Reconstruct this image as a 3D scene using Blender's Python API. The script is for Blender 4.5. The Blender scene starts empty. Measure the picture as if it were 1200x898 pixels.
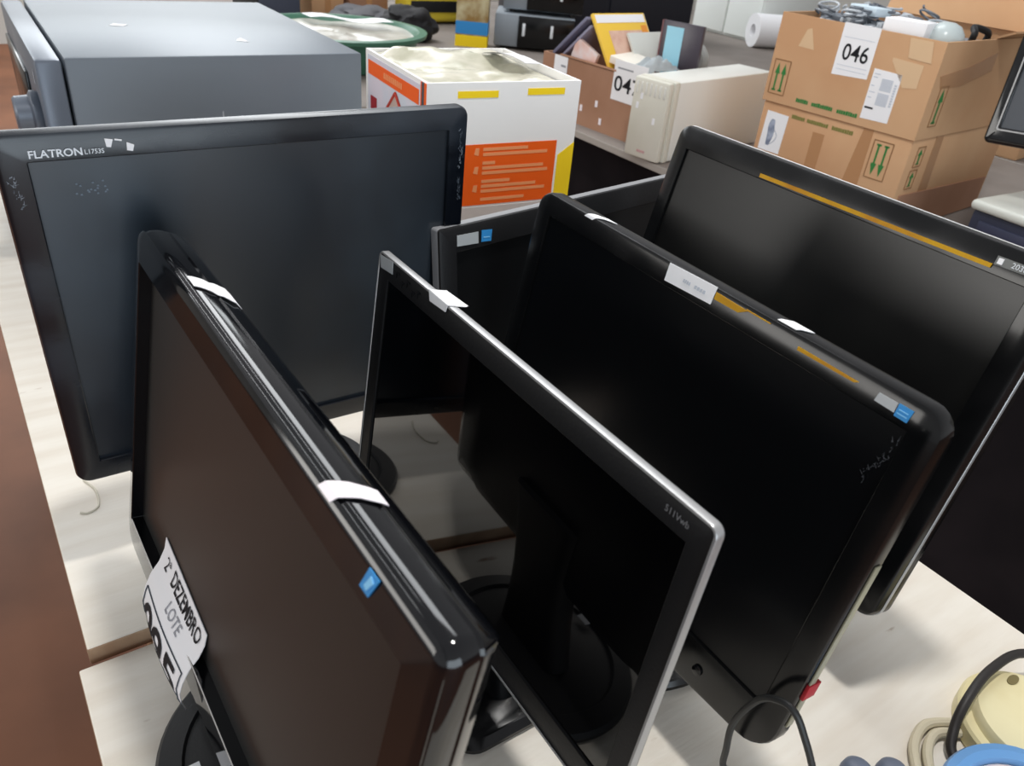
import bpy, bmesh, math, random
from mathutils import Vector, Matrix, noise
S = bpy.context.scene
C = S.collection
rnd = random.Random(7)
PI = math.pi
D = PI / 180

# ------------------------------------------------------------------ materials
def lin(c):
    return tuple(((v / 255) / 12.92 if v / 255 <= 0.04045 else ((v / 255 + 0.055) / 1.055) ** 2.4) for v in c) + (1,)

MATS = {}
def mat(name, col, rough=0.5, spec=0.5, metal=0.0, coat=0.0, col2=None, nscale=6.0, nrange=(0.4, 0.65), stretch=(1, 1, 1),
        bump=0.0, bscale=60.0, rough2=None, trans=0.0, alpha=1.0, detail=4.0):
    if name in MATS: return MATS[name]
    m = bpy.data.materials.new(name); m.use_nodes = True
    nt = m.node_tree; b = nt.nodes['Principled BSDF']
    b.inputs['Base Color'].default_value = lin(col)
    b.inputs['Roughness'].default_value = rough
    b.inputs['Specular IOR Level'].default_value = spec
    b.inputs['Metallic'].default_value = metal
    b.inputs['Coat Weight'].default_value = coat
    b.inputs['Coat Roughness'].default_value = 0.04
    b.inputs['Transmission Weight'].default_value = trans
    b.inputs['Alpha'].default_value = alpha
    if col2 or rough2 is not None or bump:
        tc = nt.nodes.new('ShaderNodeTexCoord'); mp = nt.nodes.new('ShaderNodeMapping')
        mp.inputs['Scale'].default_value = stretch
        nt.links.new(tc.outputs['Object'], mp.inputs['Vector'])
    if col2 or rough2 is not None:
        n = nt.nodes.new('ShaderNodeTexNoise'); n.inputs['Scale'].default_value = nscale; n.inputs['Detail'].default_value = detail
        nt.links.new(mp.outputs['Vector'], n.inputs['Vector'])
        r = nt.nodes.new('ShaderNodeMapRange'); r.inputs['From Min'].default_value = nrange[0]; r.inputs['From Max'].default_value = nrange[1]
        nt.links.new(n.outputs['Fac'], r.inputs['Value'])
        if col2:
            mx = nt.nodes.new('ShaderNodeMix'); mx.data_type = 'RGBA'
            mx.inputs['A'].default_value = lin(col); mx.inputs['B'].default_value = lin(col2)
            nt.links.new(r.outputs['Result'], mx.inputs['Factor']); nt.links.new(mx.outputs['Result'], b.inputs['Base Color'])
        if rough2 is not None:
            r2 = nt.nodes.new('ShaderNodeMapRange'); r2.inputs['To Min'].default_value = rough; r2.inputs['To Max'].default_value = rough2
            nt.links.new(r.outputs['Result'], r2.inputs['Value']); nt.links.new(r2.outputs['Result'], b.inputs['Roughness'])
    if bump:
        n2 = nt.nodes.new('ShaderNodeTexNoise'); n2.inputs['Scale'].default_value = bscale; n2.inputs['Detail'].default_value = 3
        nt.links.new(mp.outputs['Vector'], n2.inputs['Vector'])
        bp = nt.nodes.new('ShaderNodeBump'); bp.inputs['Strength'].default_value = bump; bp.inputs['Distance'].default_value = 0.002
        nt.links.new(n2.outputs['Fac'], bp.inputs['Height']); nt.links.new(bp.outputs['Normal'], b.inputs['Normal'])
    MATS[name] = m
    return m

def wood_white(name):
    """white-washed board: long grain lines across the table, a few rust-brown knots"""
    m = mat(name, (231, 225, 214), 0.55, 0.3, col2=(219, 210, 196), nscale=5.0, nrange=(0.35, 0.7), stretch=(1.2, 9, 1), bump=0.12, bscale=30)
    nt = m.node_tree; b = nt.nodes['Principled BSDF']
    tc = nt.nodes.new('ShaderNodeTexCoord')
    n = nt.nodes.new('ShaderNodeTexNoise'); n.inputs['Scale'].default_value = 7.0; n.inputs['Detail'].default_value = 5
    mp = nt.nodes.new('ShaderNodeMapping'); mp.inputs['Scale'].default_value = (2.0, 6, 1); mp.inputs['Location'].default_value = (3.1, 1.7, 0)
    nt.links.new(tc.outputs['Object'], mp.inputs['Vector']); nt.links.new(mp.outputs['Vector'], n.inputs['Vector'])
    r = nt.nodes.new('ShaderNodeMapRange'); r.inputs['From Min'].default_value = 0.70; r.inputs['From Max'].default_value = 0.78
    nt.links.new(n.outputs['Fac'], r.inputs['Value'])
    mx = nt.nodes.new('ShaderNodeMix'); mx.data_type = 'RGBA'
    src = b.inputs['Base Color'].links[0].from_socket
    nt.links.new(src, mx.inputs['A']); mx.inputs['B'].default_value = lin((150, 122, 92))
    nt.links.new(r.outputs['Result'], mx.inputs['Factor']); nt.links.new(mx.outputs['Result'], b.inputs['Base Color'])
    return m

# ------------------------------------------------------------------ objects
ROOTM = {}
def thing(name, label, cat, loc=(0, 0, 0), rotz=0.0, group=None):
    o = bpy.data.objects.new(name, None); C.objects.link(o)
    o.location = loc; o.rotation_euler = (0, 0, rotz); o.empty_display_size = 0.05
    o['label'] = label; o['category'] = cat
    if group: o['group'] = group
    ROOTM[o] = Matrix.Translation(loc) @ Matrix.Rotation(rotz, 4, 'Z')
    return o

def tag(o, label, cat, group=None):
    o['label'] = label; o['category'] = cat
    if group: o['group'] = group
    return o

def root_of(o):
    while o.parent: o = o.parent
    return o

def obj(name, bm, m, parent=None, world=False, smooth=True, label=None):
    """one mesh object; with world=True the vertices are given in world space"""
    if world and parent is not None:
        bm.transform(ROOTM[root_of(parent)].inverted())
    bmesh.ops.recalc_face_normals(bm, faces=bm.faces)
    me = bpy.data.meshes.new(name); bm.to_mesh(me); bm.free()
    for x in (m if isinstance(m, (list, tuple)) else [m]): me.materials.append(x)
    if smooth:
        for p in me.polygons: p.use_smooth = True
        me.set_sharp_from_angle(angle=35 * D)
    o = bpy.data.objects.new(name, me); C.objects.link(o)
    if parent is not None: o.parent = parent
    if label: o['label'] = label
    return o

def NB(): return bmesh.new()

def add_box(bm, c, s, bevel=0.0, rot=None, seg=2):
    r = bmesh.ops.create_cube(bm, size=1.0)
    vs = r['verts']
    M = Matrix.Translation(c) @ (rot.to_4x4() if rot else Matrix.Identity(4)) @ Matrix.Diagonal((s[0], s[1], s[2], 1))
    bmesh.ops.transform(bm, matrix=M, verts=vs)
    if bevel:
        es = list({e for v in vs for e in v.link_edges})
        bmesh.ops.bevel(bm, geom=es, offset=bevel, segments=seg, affect='EDGES', profile=0.5)
    return bm

def loft(bm, rings, cap0=False, cap1=False, closed=True):
    R = [[bm.verts.new(p) for p in r] for r in rings]
    n = len(R[0])
    for a, b in zip(R, R[1:]):
        for i in range(n if closed else n - 1):
            j = (i + 1) % n
            try: bm.faces.new((a[i], a[j], b[j], b[i]))
            except ValueError: pass
    if cap0: bm.faces.new(R[0][::-1])
    if cap1: bm.faces.new(R[-1])
    return bm

def lathe(bm, prof, seg=32, c=(0, 0, 0), sx=1.0, sy=1.0):
    rings = []
    for r, z in prof:
        rings.append([(c[0] + r * sx * math.cos(2 * PI * i / seg), c[1] + r * sy * math.sin(2 * PI * i / seg), c[2] + z) for i in range(seg)])
    return loft(bm, rings, True, True)

def smooth_path(pts, n=8):
    P = [Vector(p) for p in pts]; out = []
    for i in range(len(P) - 1):
        p0 = P[max(i - 1, 0)]; p1 = P[i]; p2 = P[i + 1]; p3 = P[min(i + 2, len(P) - 1)]
        for k in range(n):
            t = k / n
            out.append(0.5 * ((2 * p1) + (p2 - p0) * t + (2 * p0 - 5 * p1 + 4 * p2 - p3) * t * t + (3 * p1 - p0 - 3 * p2 + p3) * t ** 3))
    out.append(P[-1]); return out

def tube(bm, pts, r, seg=10, n=8, flat=1.0):
    path = smooth_path(pts, n); rings = []; up = None
    for i, p in enumerate(path):
        t = (path[min(i + 1, len(path) - 1)] - path[max(i - 1, 0)]).normalized()
        if up is None:
            up = t.orthogonal().normalized() if abs(t.z) > 0.95 else Vector((0, 0, 1))
        u = (up - t * up.dot(t)).normalized(); w = t.cross(u); up = u
        rr = r(i / (len(path) - 1)) if callable(r) else r
        rings.append([p + u * (rr * flat * math.cos(2 * PI * k / seg)) + w * (rr * math.sin(2 * PI * k / seg)) for k in range(seg)])
    return loft(bm, rings, True, True)

def text_bm(body, o, xd, yd, height=None, width=None, nrm=0.0004, bold=0.0, depth=0.0):
    """lettering laid on a plane: o lower-left corner, xd / yd unit directions"""
    cu = bpy.data.curves.new('lettering', 'FONT'); cu.body = body; cu.size = 1.0; cu.offset = bold; cu.resolution_u = 3
    t = bpy.data.objects.new('lettering', cu); C.objects.link(t)
    dg = bpy.context.evaluated_depsgraph_get()
    me = bpy.data.meshes.new_from_object(t.evaluated_get(dg))
    bpy.data.objects.remove(t); bpy.data.curves.remove(cu)
    bm = NB(); bm.from_mesh(me); bpy.data.meshes.remove(me)
    xs = [v.co.x for v in bm.verts]; ys = [v.co.y for v in bm.verts]
    x0, x1, y0, y1 = min(xs), max(xs), min(ys), max(ys)
    sy = height / (y1 - y0) if height else width / (x1 - x0)
    sx = width / (x1 - x0) if width else sy
    xd = Vector(xd).normalized(); yd = Vector(yd).normalized(); nd = xd.cross(yd)
    o = Vector(o)
    for v in bm.verts:
        v.co = o + xd * ((v.co.x - x0) * sx) + yd * ((v.co.y - y0) * sy) + nd * nrm
    return bm

def quad_patch(bm, pts, nrm, th=0.0005):
    """thin paper with real thickness; pts CCW seen from nrm side"""
    n = Vector(nrm).normalized() * th
    return loft(bm, [[Vector(p) for p in pts], [Vector(p) + n for p in pts]], True, True)

# ------------------------------------------------------------------ palette
M_gloss = mat('gloss_black_plastic', (8, 9, 12), 0.05, 0.55, col2=(11, 12, 15), nscale=14, rough2=0.12)
M_gloss2 = mat('piano_black_plastic', (7, 8, 9), 0.13, 0.4, col2=(14, 14, 15), nscale=9, rough2=0.28)
M_satin = mat('scuffed_black_plastic', (12, 16, 23), 0.2, 0.55, col2=(34, 42, 52), nscale=7, nrange=(0.5, 0.8), stretch=(1, 1, 2), rough2=0.45)
M_matte = mat('matte_black_plastic', (20, 20, 22), 0.5, 0.4, bump=0.1, bscale=400)
M_back = mat('black_back_plastic', (13, 13, 14), 0.45, 0.4, bump=0.1, bscale=300)
M_scrA = mat('dusty_screen_glass', (12, 22, 32), 0.30, 0.9, col2=(34, 50, 63), nscale=6, nrange=(0.45, 0.75), stretch=(1, 1, 0.7), rough2=0.42)
M_scrB = mat('matte_screen_glass', (30, 30, 29), 0.40, 0.42)
M_scrC = mat('glossy_screen_glass', (4, 4, 5), 0.03, 0.6)
M_scrD = mat('dark_screen_glass', (10, 11, 13), 0.22, 0.4)
M_scrF = mat('hazy_screen_glass', (12, 12, 12), 0.3, 0.5, col2=(20, 20, 19), nscale=12)
M_scrE = mat('plain_screen_glass', (8, 9, 11), 0.4, 0.4)
M_silver = mat('brushed_silver_trim', (172, 172, 172), 0.34, 0.5, metal=0.6)
M_grey = mat('dark_grey_trim', (92, 93, 96), 0.4, 0.5)
M_white = mat('white_paper', (240, 240, 242), 0.7, 0.2)
M_pinkpaper = mat('pinkish_white_paper', (240, 232, 236), 0.7, 0.2)
M_black_ink = mat('black_ink', (28, 28, 32), 0.7, 0.2)
M_grey_ink = mat('grey_ink', (150, 152, 158), 0.7, 0.2)
M_lightgrey_ink = mat('light_grey_ink', (196, 202, 212), 0.7, 0.2)
M_white_ink = mat('white_lettering', (225, 230, 235), 0.5, 0.3)
M_dim_ink = mat('dim_grey_lettering', (120, 120, 122), 0.5, 0.3)
M_faint_ink = mat('faint_black_lettering', (26, 27, 28), 0.3, 0.4)
M_blue = mat('blue_sticker', (52, 140, 205), 0.45, 0.4)
M_skyblue = mat('pale_blue_sticker', (130, 195, 235), 0.45, 0.4)
M_foil = mat('silver_sticker', (176, 180, 182), 0.45, 0.5)
M_amber = mat('amber_strip', (196, 150, 24), 0.6, 0.25, col2=(176, 120, 30), nscale=30)  # flat amber colour of the narrow strips on two bezels
M_red = mat('red_tape', (170, 30, 40), 0.5, 0.4)
M_card = mat('brown_cardboard', (206, 166, 128), 0.85, 0.15, col2=(198, 154, 116), nscale=4, bump=0.05, bscale=80)
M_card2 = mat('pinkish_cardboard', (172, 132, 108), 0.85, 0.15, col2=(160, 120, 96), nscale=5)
M_carddark = mat('dull_cardboard', (150, 110, 80), 0.85, 0.15, col2=(140, 100, 72), nscale=5)
M_tape = mat('glossy_brown_tape', (180, 134, 94), 0.18, 0.5)
M_torn = mat('torn_cardboard', (214, 182, 146), 0.9, 0.1)
M_green = mat('green_print', (62, 128, 70), 0.8, 0.1)
M_dimgreen = mat('faded_green_print', (128, 128, 72), 0.8, 0.1)
M_brownink = mat('brown_print', (140, 105, 72), 0.8, 0.1)
M_wood = wood_white('whitewashed_board')
M_woodend = mat('board_end_grain', (168, 142, 116), 0.8, 0.2, col2=(150, 120, 95), nscale=30)
M_leg = mat('dull_timber', (140, 112, 86), 0.7, 0.2, col2=(120, 94, 70), nscale=8, stretch=(6, 6, 1))
M_taupe = mat('taupe_tabletop', (134, 126, 120), 0.7, 0.2, col2=(124, 116, 110), nscale=6)
M_shade = mat('aisle_shade_black', (26, 23, 25), 0.95, 0.1, col2=(32, 28, 30), nscale=8)  # near-black standing in for the shade under the display table

# ------------------------------------------------------------------ camera
def vec(*a): return Vector(a)
RT, UPV, FW = vec(0.828, -0.5541, 0.0858), vec(0.2334, 0.4797, 0.8458), vec(0.5098, 0.6804, -0.5265)
p_, r_, y_ = 31.7686 * D, 5.7902 * D, 36.8445 * D
FW = vec(math.sin(y_) * math.cos(p_), math.cos(y_) * math.cos(p_), -math.sin(p_))
rt = vec(math.cos(y_), -math.sin(y_), 0); up = rt.cross(FW)
RT = rt * math.cos(r_) + up * math.sin(r_); UPV = -rt * math.sin(r_) + up * math.cos(r_)
cd = bpy.data.cameras.new('camera'); cam = bpy.data.objects.new('camera', cd); C.objects.link(cam)
cam.matrix_world = Matrix(((RT.x, UPV.x, -FW.x, 0.0091), (RT.y, UPV.y, -FW.y, 0.0), (RT.z, UPV.z, -FW.z, 0.5851), (0, 0, 0, 1)))
cd.sensor_fit = 'HORIZONTAL'; cd.sensor_width = 36.0; cd.lens = 928.807 / 1200 * 36; cd.clip_start = 0.02; cd.clip_end = 100
cd.dof.use_dof = True; cd.dof.focus_distance = 0.72; cd.dof.aperture_fstop = 13
S.camera = cam

# ------------------------------------------------------------------ setting
FZ = -0.75
bm = NB(); add_box(bm, (2.0, 2.0, FZ - 0.05), (16, 16, 0.1))
fl = obj('floor', bm, mat('reddish_brown_floor', (132, 86, 60), 0.55, 0.3, col2=(112, 72, 50), nscale=2.5, bump=0.05, bscale=40), smooth=False); fl['kind'] = 'structure'

for nm, c, sz in (('wall_back', (2.0, 7.6, 0.75), (16, 0.1, 3.0)), ('wall_right', (7.6, 2.0, 0.75), (0.1, 11.3, 3.0))):
    bm = NB(); add_box(bm, c, sz); w = obj(nm, bm, mat('pale_hall_wall', (206, 206, 200), 0.8, 0.2, col2=(198, 198, 192), nscale=1.5), smooth=False); w['kind'] = 'structure'

def table(name, label, x0, x1, y0, y1, top, th, mtop, mend, legs=True, cat='table', slats=None):
    t = thing(name, label, cat, ((x0 + x1) / 2, (y0 + y1) / 2, FZ))
    bm = NB(); add_box(bm, ((x0 + x1) / 2, (y0 + y1) / 2, top - th / 2), (x1 - x0, y1 - y0, th), 0.002)
    o = obj('tabletop', bm, [mtop, mend], t, world=True, smooth=False)
    for p in o.data.polygons:
        if abs(p.normal.z) < 0.5: p.material_index = 1
    for lx in (x0 + 0.08, x1 - 0.08):
        for ly in (y0 + 0.12, y1 - 0.12):
            bm = NB(); add_box(bm, (lx, ly, (FZ + top - th) / 2), (0.05, 0.05, top - th - FZ), 0.004)
            obj('leg', bm, M_leg, t, world=True)
    for ly in (y0 + 0.12, y1 - 0.12):
        bm = NB(); add_box(bm, ((x0 + x1) / 2, ly, top - th - 0.035), (x1 - x0 - 0.2, 0.025, 0.06), 0.003)
        obj('apron', bm, M_leg, t, world=True)
    return t
LOW = -0.012
table('board_table', 'whitewashed board table holding the four parallel black monitors, nearest to the camera', -0.010, 0.794, -0.10, 0.549, LOW, 0.018, M_wood, M_woodend)
table('board_table', 'whitewashed board table under the large monitor and the white and orange carton', 0.0, 0.794, 0.5565, 2.05, 0.0, 0.02, M_wood, M_woodend)
def draped(name, label, x0, x1, y0, y1):
    t = table(name, label, x0, x1, y0, y1, 0.0, 0.02, M_taupe, mat('pale_table_edge', (165, 158, 150), 0.7, 0.2))
    return t
t2 = draped('display_table', 'long taupe display table across the dark aisle, carrying the cartons', 1.535, 2.72, -0.7, 4.45)
draped('display_table', 'taupe display table at the far wall under the white roll', 2.735, 4.4, -0.7, 4.45)
draped('display_table', 'taupe display table behind the grey appliance under the green basin', 0.55, 1.52, 2.25, 4.45)
# dark sheet added to paint in the shade below the display table
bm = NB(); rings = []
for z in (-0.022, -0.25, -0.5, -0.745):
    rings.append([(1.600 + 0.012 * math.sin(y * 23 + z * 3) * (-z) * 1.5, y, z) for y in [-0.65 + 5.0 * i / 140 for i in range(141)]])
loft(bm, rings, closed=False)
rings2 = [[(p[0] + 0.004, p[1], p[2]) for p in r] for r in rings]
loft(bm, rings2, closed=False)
tag(obj('shade_sheet', bm, M_shade), 'dark sheet painting the shade below the front edge of the taupe display table', 'shade sheet')

# ------------------------------------------------------------------ monitors
def rring(l, r, b, t, rad, d, n=6, m=8, sag=0.0):
    """rounded rectangle in monitor space (u, d, v); rad one radius or (bl, br, tr, tl)"""
    if not isinstance(rad, (tuple, list)): rad = (rad,) * 4
    rad = [max(x, 0.0004) for x in rad]
    cs = [(l + rad[0], b + rad[0], rad[0], 180), (r - rad[1], b + rad[1], rad[1], 270), (r - rad[2], t - rad[2], rad[2], 0), (l + rad[3], t - rad[3], rad[3], 90)]
    P = []
    for k in range(4):
        cx, cy, rr, a0 = cs[k]
        arc = [(cx + rr * math.cos((a0 + 90 * i / n) * D), cy + rr * math.sin((a0 + 90 * i / n) * D)) for i in range(n + 1)]
        P += arc
        nx, ny, nr, na = cs[(k + 1) % 4]
        q0 = arc[-1]; q1 = (nx + nr * math.cos(na * D), ny + nr * math.sin(na * D))
        for i in range(1, m): P.append((q0[0] + (q1[0] - q0[0]) * i / m, q0[1] + (q1[1] - q0[1]) * i / m))
    out = []
    for u, v in P:
        if sag and v < b + 0.25 * (t - b):
            s = 1 - ((2 * (u - l) / (r - l)) - 1) ** 2
            v -= sag * s * (1 - (v - b) / (0.25 * (t - b)))
        out.append((u, d, v))
    return out

def shrink(q, e): return (q[0] + e, q[1] - e, q[2] + e, q[3] - e)

class Head:
    def __init__(s, x, y, z, yaw, tilt, roll):
        a, t, r = yaw * D, tilt * D, roll * D
        R = vec(math.cos(a), math.sin(a), 0); N = vec(math.sin(a), -math.cos(a), 0)
        U = vec(0, 0, 1) * math.cos(t) - N * math.sin(t)
        s.R = R * math.cos(r) + U * math.sin(r); s.U = -R * math.sin(r) + U * math.cos(r)
        s.B = s.U.cross(s.R); s.o = vec(x, y, z); s.yaw = a
    def p(s, u, d, v): return s.o + s.R * u + s.B * d + s.U * v
    def M(s):
        return Matrix(((s.R.x, s.B.x, s.U.x, s.o.x), (s.R.y, s.B.y, s.U.y, s.o.y), (s.R.z, s.B.z, s.U.z, s.o.z), (0, 0, 0, 1)))
    def part(s, name, bm, m, parent, smooth=True, label=None):
        bm.transform(s.M()); return obj(name, bm, m, parent, world=True, smooth=smooth, label=label)
    def patch(s, name, pts, m, parent, d=-0.0006, th=0.0006, label=None):
        """flat sticker on the plane at depth d, pts (u, v)"""
        bm = NB(); quad_patch(bm, [(u, d, v) for u, v in pts], (0, -1, 0), th)
        return s.part(name, bm, m, parent, False, label)
    def letters(s, name, body, u, v, parent, m, height=None, width=None, d=-0.001, bold=0.0, slant=0.0, label=None):
        bm = text_bm(body, (u, d, v), (1, 0, 0), (slant, 0, 1), height, width, 0.0002, bold)
        return s.part(name, bm, m, parent, False, label)

def monitor(label, head, outer, opening, rad, edge, thick, bulge, mats, base, group='black monitors for sale on the white table',
            front=0.0, rec=0.004, orad=0.001, sag=0.0, bevel_prof=None, rimmat=None, rim=0.0035, boxy=False):
    """mats: bezel, screen, back, base"""
    bx_, by_, bz_ = base['at']
    t = thing('computer_monitor', label, 'monitor', (bx_, by_, bz_), head.yaw, group)
    l, r, b, tp = outer
    def O(e, d, rr=None):
        q = shrink(outer, e)
        rd = rad if isinstance(rad, (tuple, list)) else (rad,) * 4
        return rring(*q, [max(x - e, 0.0005) for x in rd], d, sag=sag)
    rings = [rring(*opening, orad, rec + 0.002), rring(*opening, orad, front + 0.0006), rring(*shrink(opening, -0.0007), orad + 0.0005, front)]
    if bevel_prof: rings += [O(e, d) for e, d in bevel_prof]
    else:
        rings += [O(edge, front), O(edge * 0.3, front + edge * 0.3), O(0, front + edge), O(0, thick - edge * 0.6)]
    bm = NB(); loft(bm, rings)
    if rimmat:
        nloc = len(bm.verts)
    head.part('bezel', bm, mats[0], t)
    last_e, last_d = (bevel_prof[-1] if bevel_prof else (0, thick - edge * 0.6))
    bm = NB()
    cu, cv = (l + r) / 2, (b + tp) / 2
    w2, h2 = (r - l) / 2, (tp - b) / 2
    k = 0.62 if not boxy else 0.8
    br = [O(last_e, last_d), O(last_e + 0.006, last_d + 0.004), O(min(h2 * 0.35, 0.05), last_d + 0.008 + bulge * 0.25),
          rring(cu - w2 * k, cu + w2 * k, cv - h2 * k, cv + h2 * k, 0.03, last_d + 0.008 + bulge * 0.8),
          rring(cu - w2 * (k - 0.1), cu + w2 * (k - 0.1), cv - h2 * (k - 0.1), cv + h2 * (k - 0.1), 0.03, last_d + 0.008 + bulge)]
    loft(bm, br, cap1=True)
    bc = head.part('back_cover', bm, mats[2], t)
    bm = NB()
    loft(bm, [rring(*shrink(opening, -0.001), 0.0005, rec), rring(*shrink(opening, -0.001), 0.0005, rec + 0.0015)], True, True)
    head.part('screen', bm, mats[1], t, smooth=False)
    # neck from the back of the head down to the base
    nv = base.get('neck_v', cv * 0.8); nd = last_d + 0.008 + bulge * 0.75
    top = head.p(cu, nd, nv); foot = vec(bx_, by_, bz_ + base.get('h', 0.016)) + base.get('neck_off', vec(0, 0, 0))
    nw = base.get('nw', 0.075); ntk = base.get('nt', 0.026)
    bdir = vec(-math.sin(head.yaw), math.cos(head.yaw), 0); rdir = vec(math.cos(head.yaw), math.sin(head.yaw), 0)
    bm = NB(); rings = []
    for i in range(7):
        f = i / 6; c = top.lerp(foot, f); w = nw * (1 - 0.18 * math.sin(PI * f)) / 2; q = ntk / 2
        rr = min(q, w) * 0.8; ring = []
        for sx, sy, a0 in ((-1, -1, 180), (1, -1, 270), (1, 1, 0), (-1, 1, 90)):
            for kk in range(4):
                a = (a0 + 30 * kk) * D
                ring.append(c + rdir * (sx * (w - rr) + rr * math.cos(a)) + bdir * (sy * (q - rr) + rr * math.sin(a)))
        rings.append(ring)
    loft(bm, rings, True, True)
    obj('neck', bm, base.get('neck_mat', mats[3]), t, world=True)
    bm = NB(); h = base.get('h', 0.016); rx, ry = base['r']
    if base.get('square'):
        prof = [(0.004, 0), (0, 0.003), (0, h * 0.6), (0.006, h)]
        rings = [[(u, d, z) for u, z, d in [(p[0], 0, 0) for p in []]]]
        rings = []
        for e, z in prof:
            rings.append([(p[0], p[2], z) for p in rring(-rx + e, rx - e, -ry + e, ry - e, base.get('rad', 0.03), 0)])
        loft(bm, rings, True, True)
    else:
        lathe(bm, [(0.94, 0), (1.0, 0.003), (1.0, h * 0.35), (0.97, h * 0.55), (0.80, h * 0.72), (0.78, h * 0.62), (0.5, h * 0.9), (0.3, h), (0.1, h)], 56, sx=rx, sy=ry)
    obj('base', bm, mats[3], t)
    return t

# --- A : large 17-inch monitor facing the camera at the far left
hA = Head(0.2193, 0.6514, 0.1198, -1.7321, -1.3968, 0.3036)
mA = monitor('large squarish black monitor with scuffed bezel and white FLATRON lettering, facing the camera', hA,
             (-0.191, 0.190, -0.0215, 0.293), (-0.1700, 0.1700, 0.0, 0.2720), (0.012, 0.012, 0.010, 0.010), 0.004, 0.014, 0.040,
             (M_satin, M_scrA, M_back, M_matte), dict(at=(0.222, 0.700, 0.0), r=(0.105, 0.085), h=0.018))
hA.letters('model_lettering', 'FLATRON', -0.1685, 0.2752, mA, M_white_ink, width=0.0345, height=0.0058, bold=0.02)
hA.letters('model_lettering', 'L1753S', -0.1325, 0.2757, mA, M_white_ink, width=0.013, height=0.0036, bold=0.01)
hA.patch('paper_residue', [(-0.1175, 0.2800), (-0.1145, 0.2795), (-0.1125, 0.2850), (-0.1180, 0.2860)], M_white, mA, label='torn white paper scrap')
hA.patch('paper_residue', [(-0.1040, 0.2765), (-0.1000, 0.2755), (-0.0985, 0.2800), (-0.1035, 0.2825)], M_white, mA, label='torn white paper scrap')
hA.patch('paper_residue', [(-0.1115, 0.2845), (-0.1065, 0.2835), (-0.1065, 0.2845), (-0.1112, 0.2855)], M_white, mA, label='torn white paper scrap')
M_scuff = mat('whitish_scuff', (74, 82, 92), 0.7, 0.3, col2=(150, 156, 165), nscale=60, nrange=(0.45, 0.7))
def scratches(head, name, path, spread, n, m, parent, d=-0.0004, label=None):
    bm = NB()
    for _ in range(n):
        f = rnd.random() * (len(path) - 1); i0 = int(f); f -= i0
        u = path[i0][0] * (1 - f) + path[i0 + 1][0] * f + rnd.gauss(0, spread); v = path[i0][1] * (1 - f) + path[i0 + 1][1] * f + rnd.gauss(0, spread)
        a = rnd.gauss(1.4, 0.5); l = 0.001 + 0.003 * rnd.random(); w = 0.0002 + 0.0005 * rnd.random()
        cu_, cv_ = math.cos(a), math.sin(a)
        quad_patch(bm, [(u - cv_ * w, d, v + cu_ * w), (u + cu_ * l * 0.3, d, v + cv_ * l * 0.3), (u + cu_ * l, d, v + cv_ * l), (u + cv_ * w, d, v - cu_ * w)][::-1], (0, -1, 0), 0.0002)
    return head.part(name, bm, m, parent, False, label)
scratches(hA, 'scuff_marks', [(0.1805, 0.272), (0.1835, 0.250), (0.1830, 0.236)], 0.0011, 46, M_scuff, mA, label='whitish scuffs on the corner of the bezel')
scratches(hA, 'scuff_marks', [(0.1815, 0.226), (0.1835, 0.205)], 0.0009, 24, M_scuff, mA, label='whitish scuffs down the bezel')
scratches(hA, 'scuff_marks', [(-0.182, 0.262), (-0.180, 0.240)], 0.0013, 26, M_scuff, mA, label='whitish scuffs on the bezel')
bm = NB()
for k in range(16):
    u, v = -0.148 + rnd.random() * 0.026, 0.243 + rnd.random() * 0.010
    quad_patch(bm, [(u, 0.0036, v), (u + 0.0016, 0.0036, v), (u + 0.0012, 0.0036, v + 0.0014), (u, 0.0036, v + 0.0010)], (0, -1, 0), 0.0003)
hA.part('dust_spots', bm, mat('grey_dust', (112, 124, 136), 0.8, 0.2), mA, False, 'greyish dust spots on the glass')

# --- B : big glossy monitor at the front left
hB = Head(0.0669, 0.3889, 0.0938, -89.0252, 9.9719, -0.7619)
profB = [(0.006, -0.0020), (0.002, -0.0012), (0.0, 0.0005), (0.0, 0.0012), (0.0012, 0.0022), (-0.0004, 0.0045), (-0.0010, 0.010), (0.0, 0.0165), (0.0014, 0.0175), (0.0004, 0.019), (0.003, 0.027), (0.010, 0.034), (0.020, 0.038)]
mB = monitor('glossy black widescreen monitor with thick rounded rim and lot tag, nearest the brown floor', hB,
             (-0.230, 0.2235, -0.040, 0.256), (-0.2033, 0.2033, 0.0, 0.2363), (0.022, 0.012, 0.0085, 0.016), 0.006, 0.04, 0.03,
             (M_gloss, M_scrB, M_back, M_matte), dict(at=(0.118, 0.388, LOW), r=(0.105, 0.100), h=0.020, nw=0.09, nt=0.03),
             front=-0.0055, bevel_prof=profB)
bm = NB(); quad_patch(bm, [(0.1635, -0.0043, 0.2420), (0.1715, -0.0043, 0.2420), (0.1745, -0.0022, 0.2525), (0.1655, -0.0022, 0.2525)], (0, -1, 0.2), 0.0006); hB.part('energy_sticker', bm, M_blue, mB, False)
bm = NB(); quad_patch(bm, [(0.1668, -0.0044, 0.2450), (0.1695, -0.0046, 0.2440), (0.1722, -0.0034, 0.2495), (0.1690, -0.0031, 0.2510)], (0, -1, 0.2), 0.0006); hB.part('energy_sticker_swirl', bm, M_skyblue, mB, False)
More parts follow.
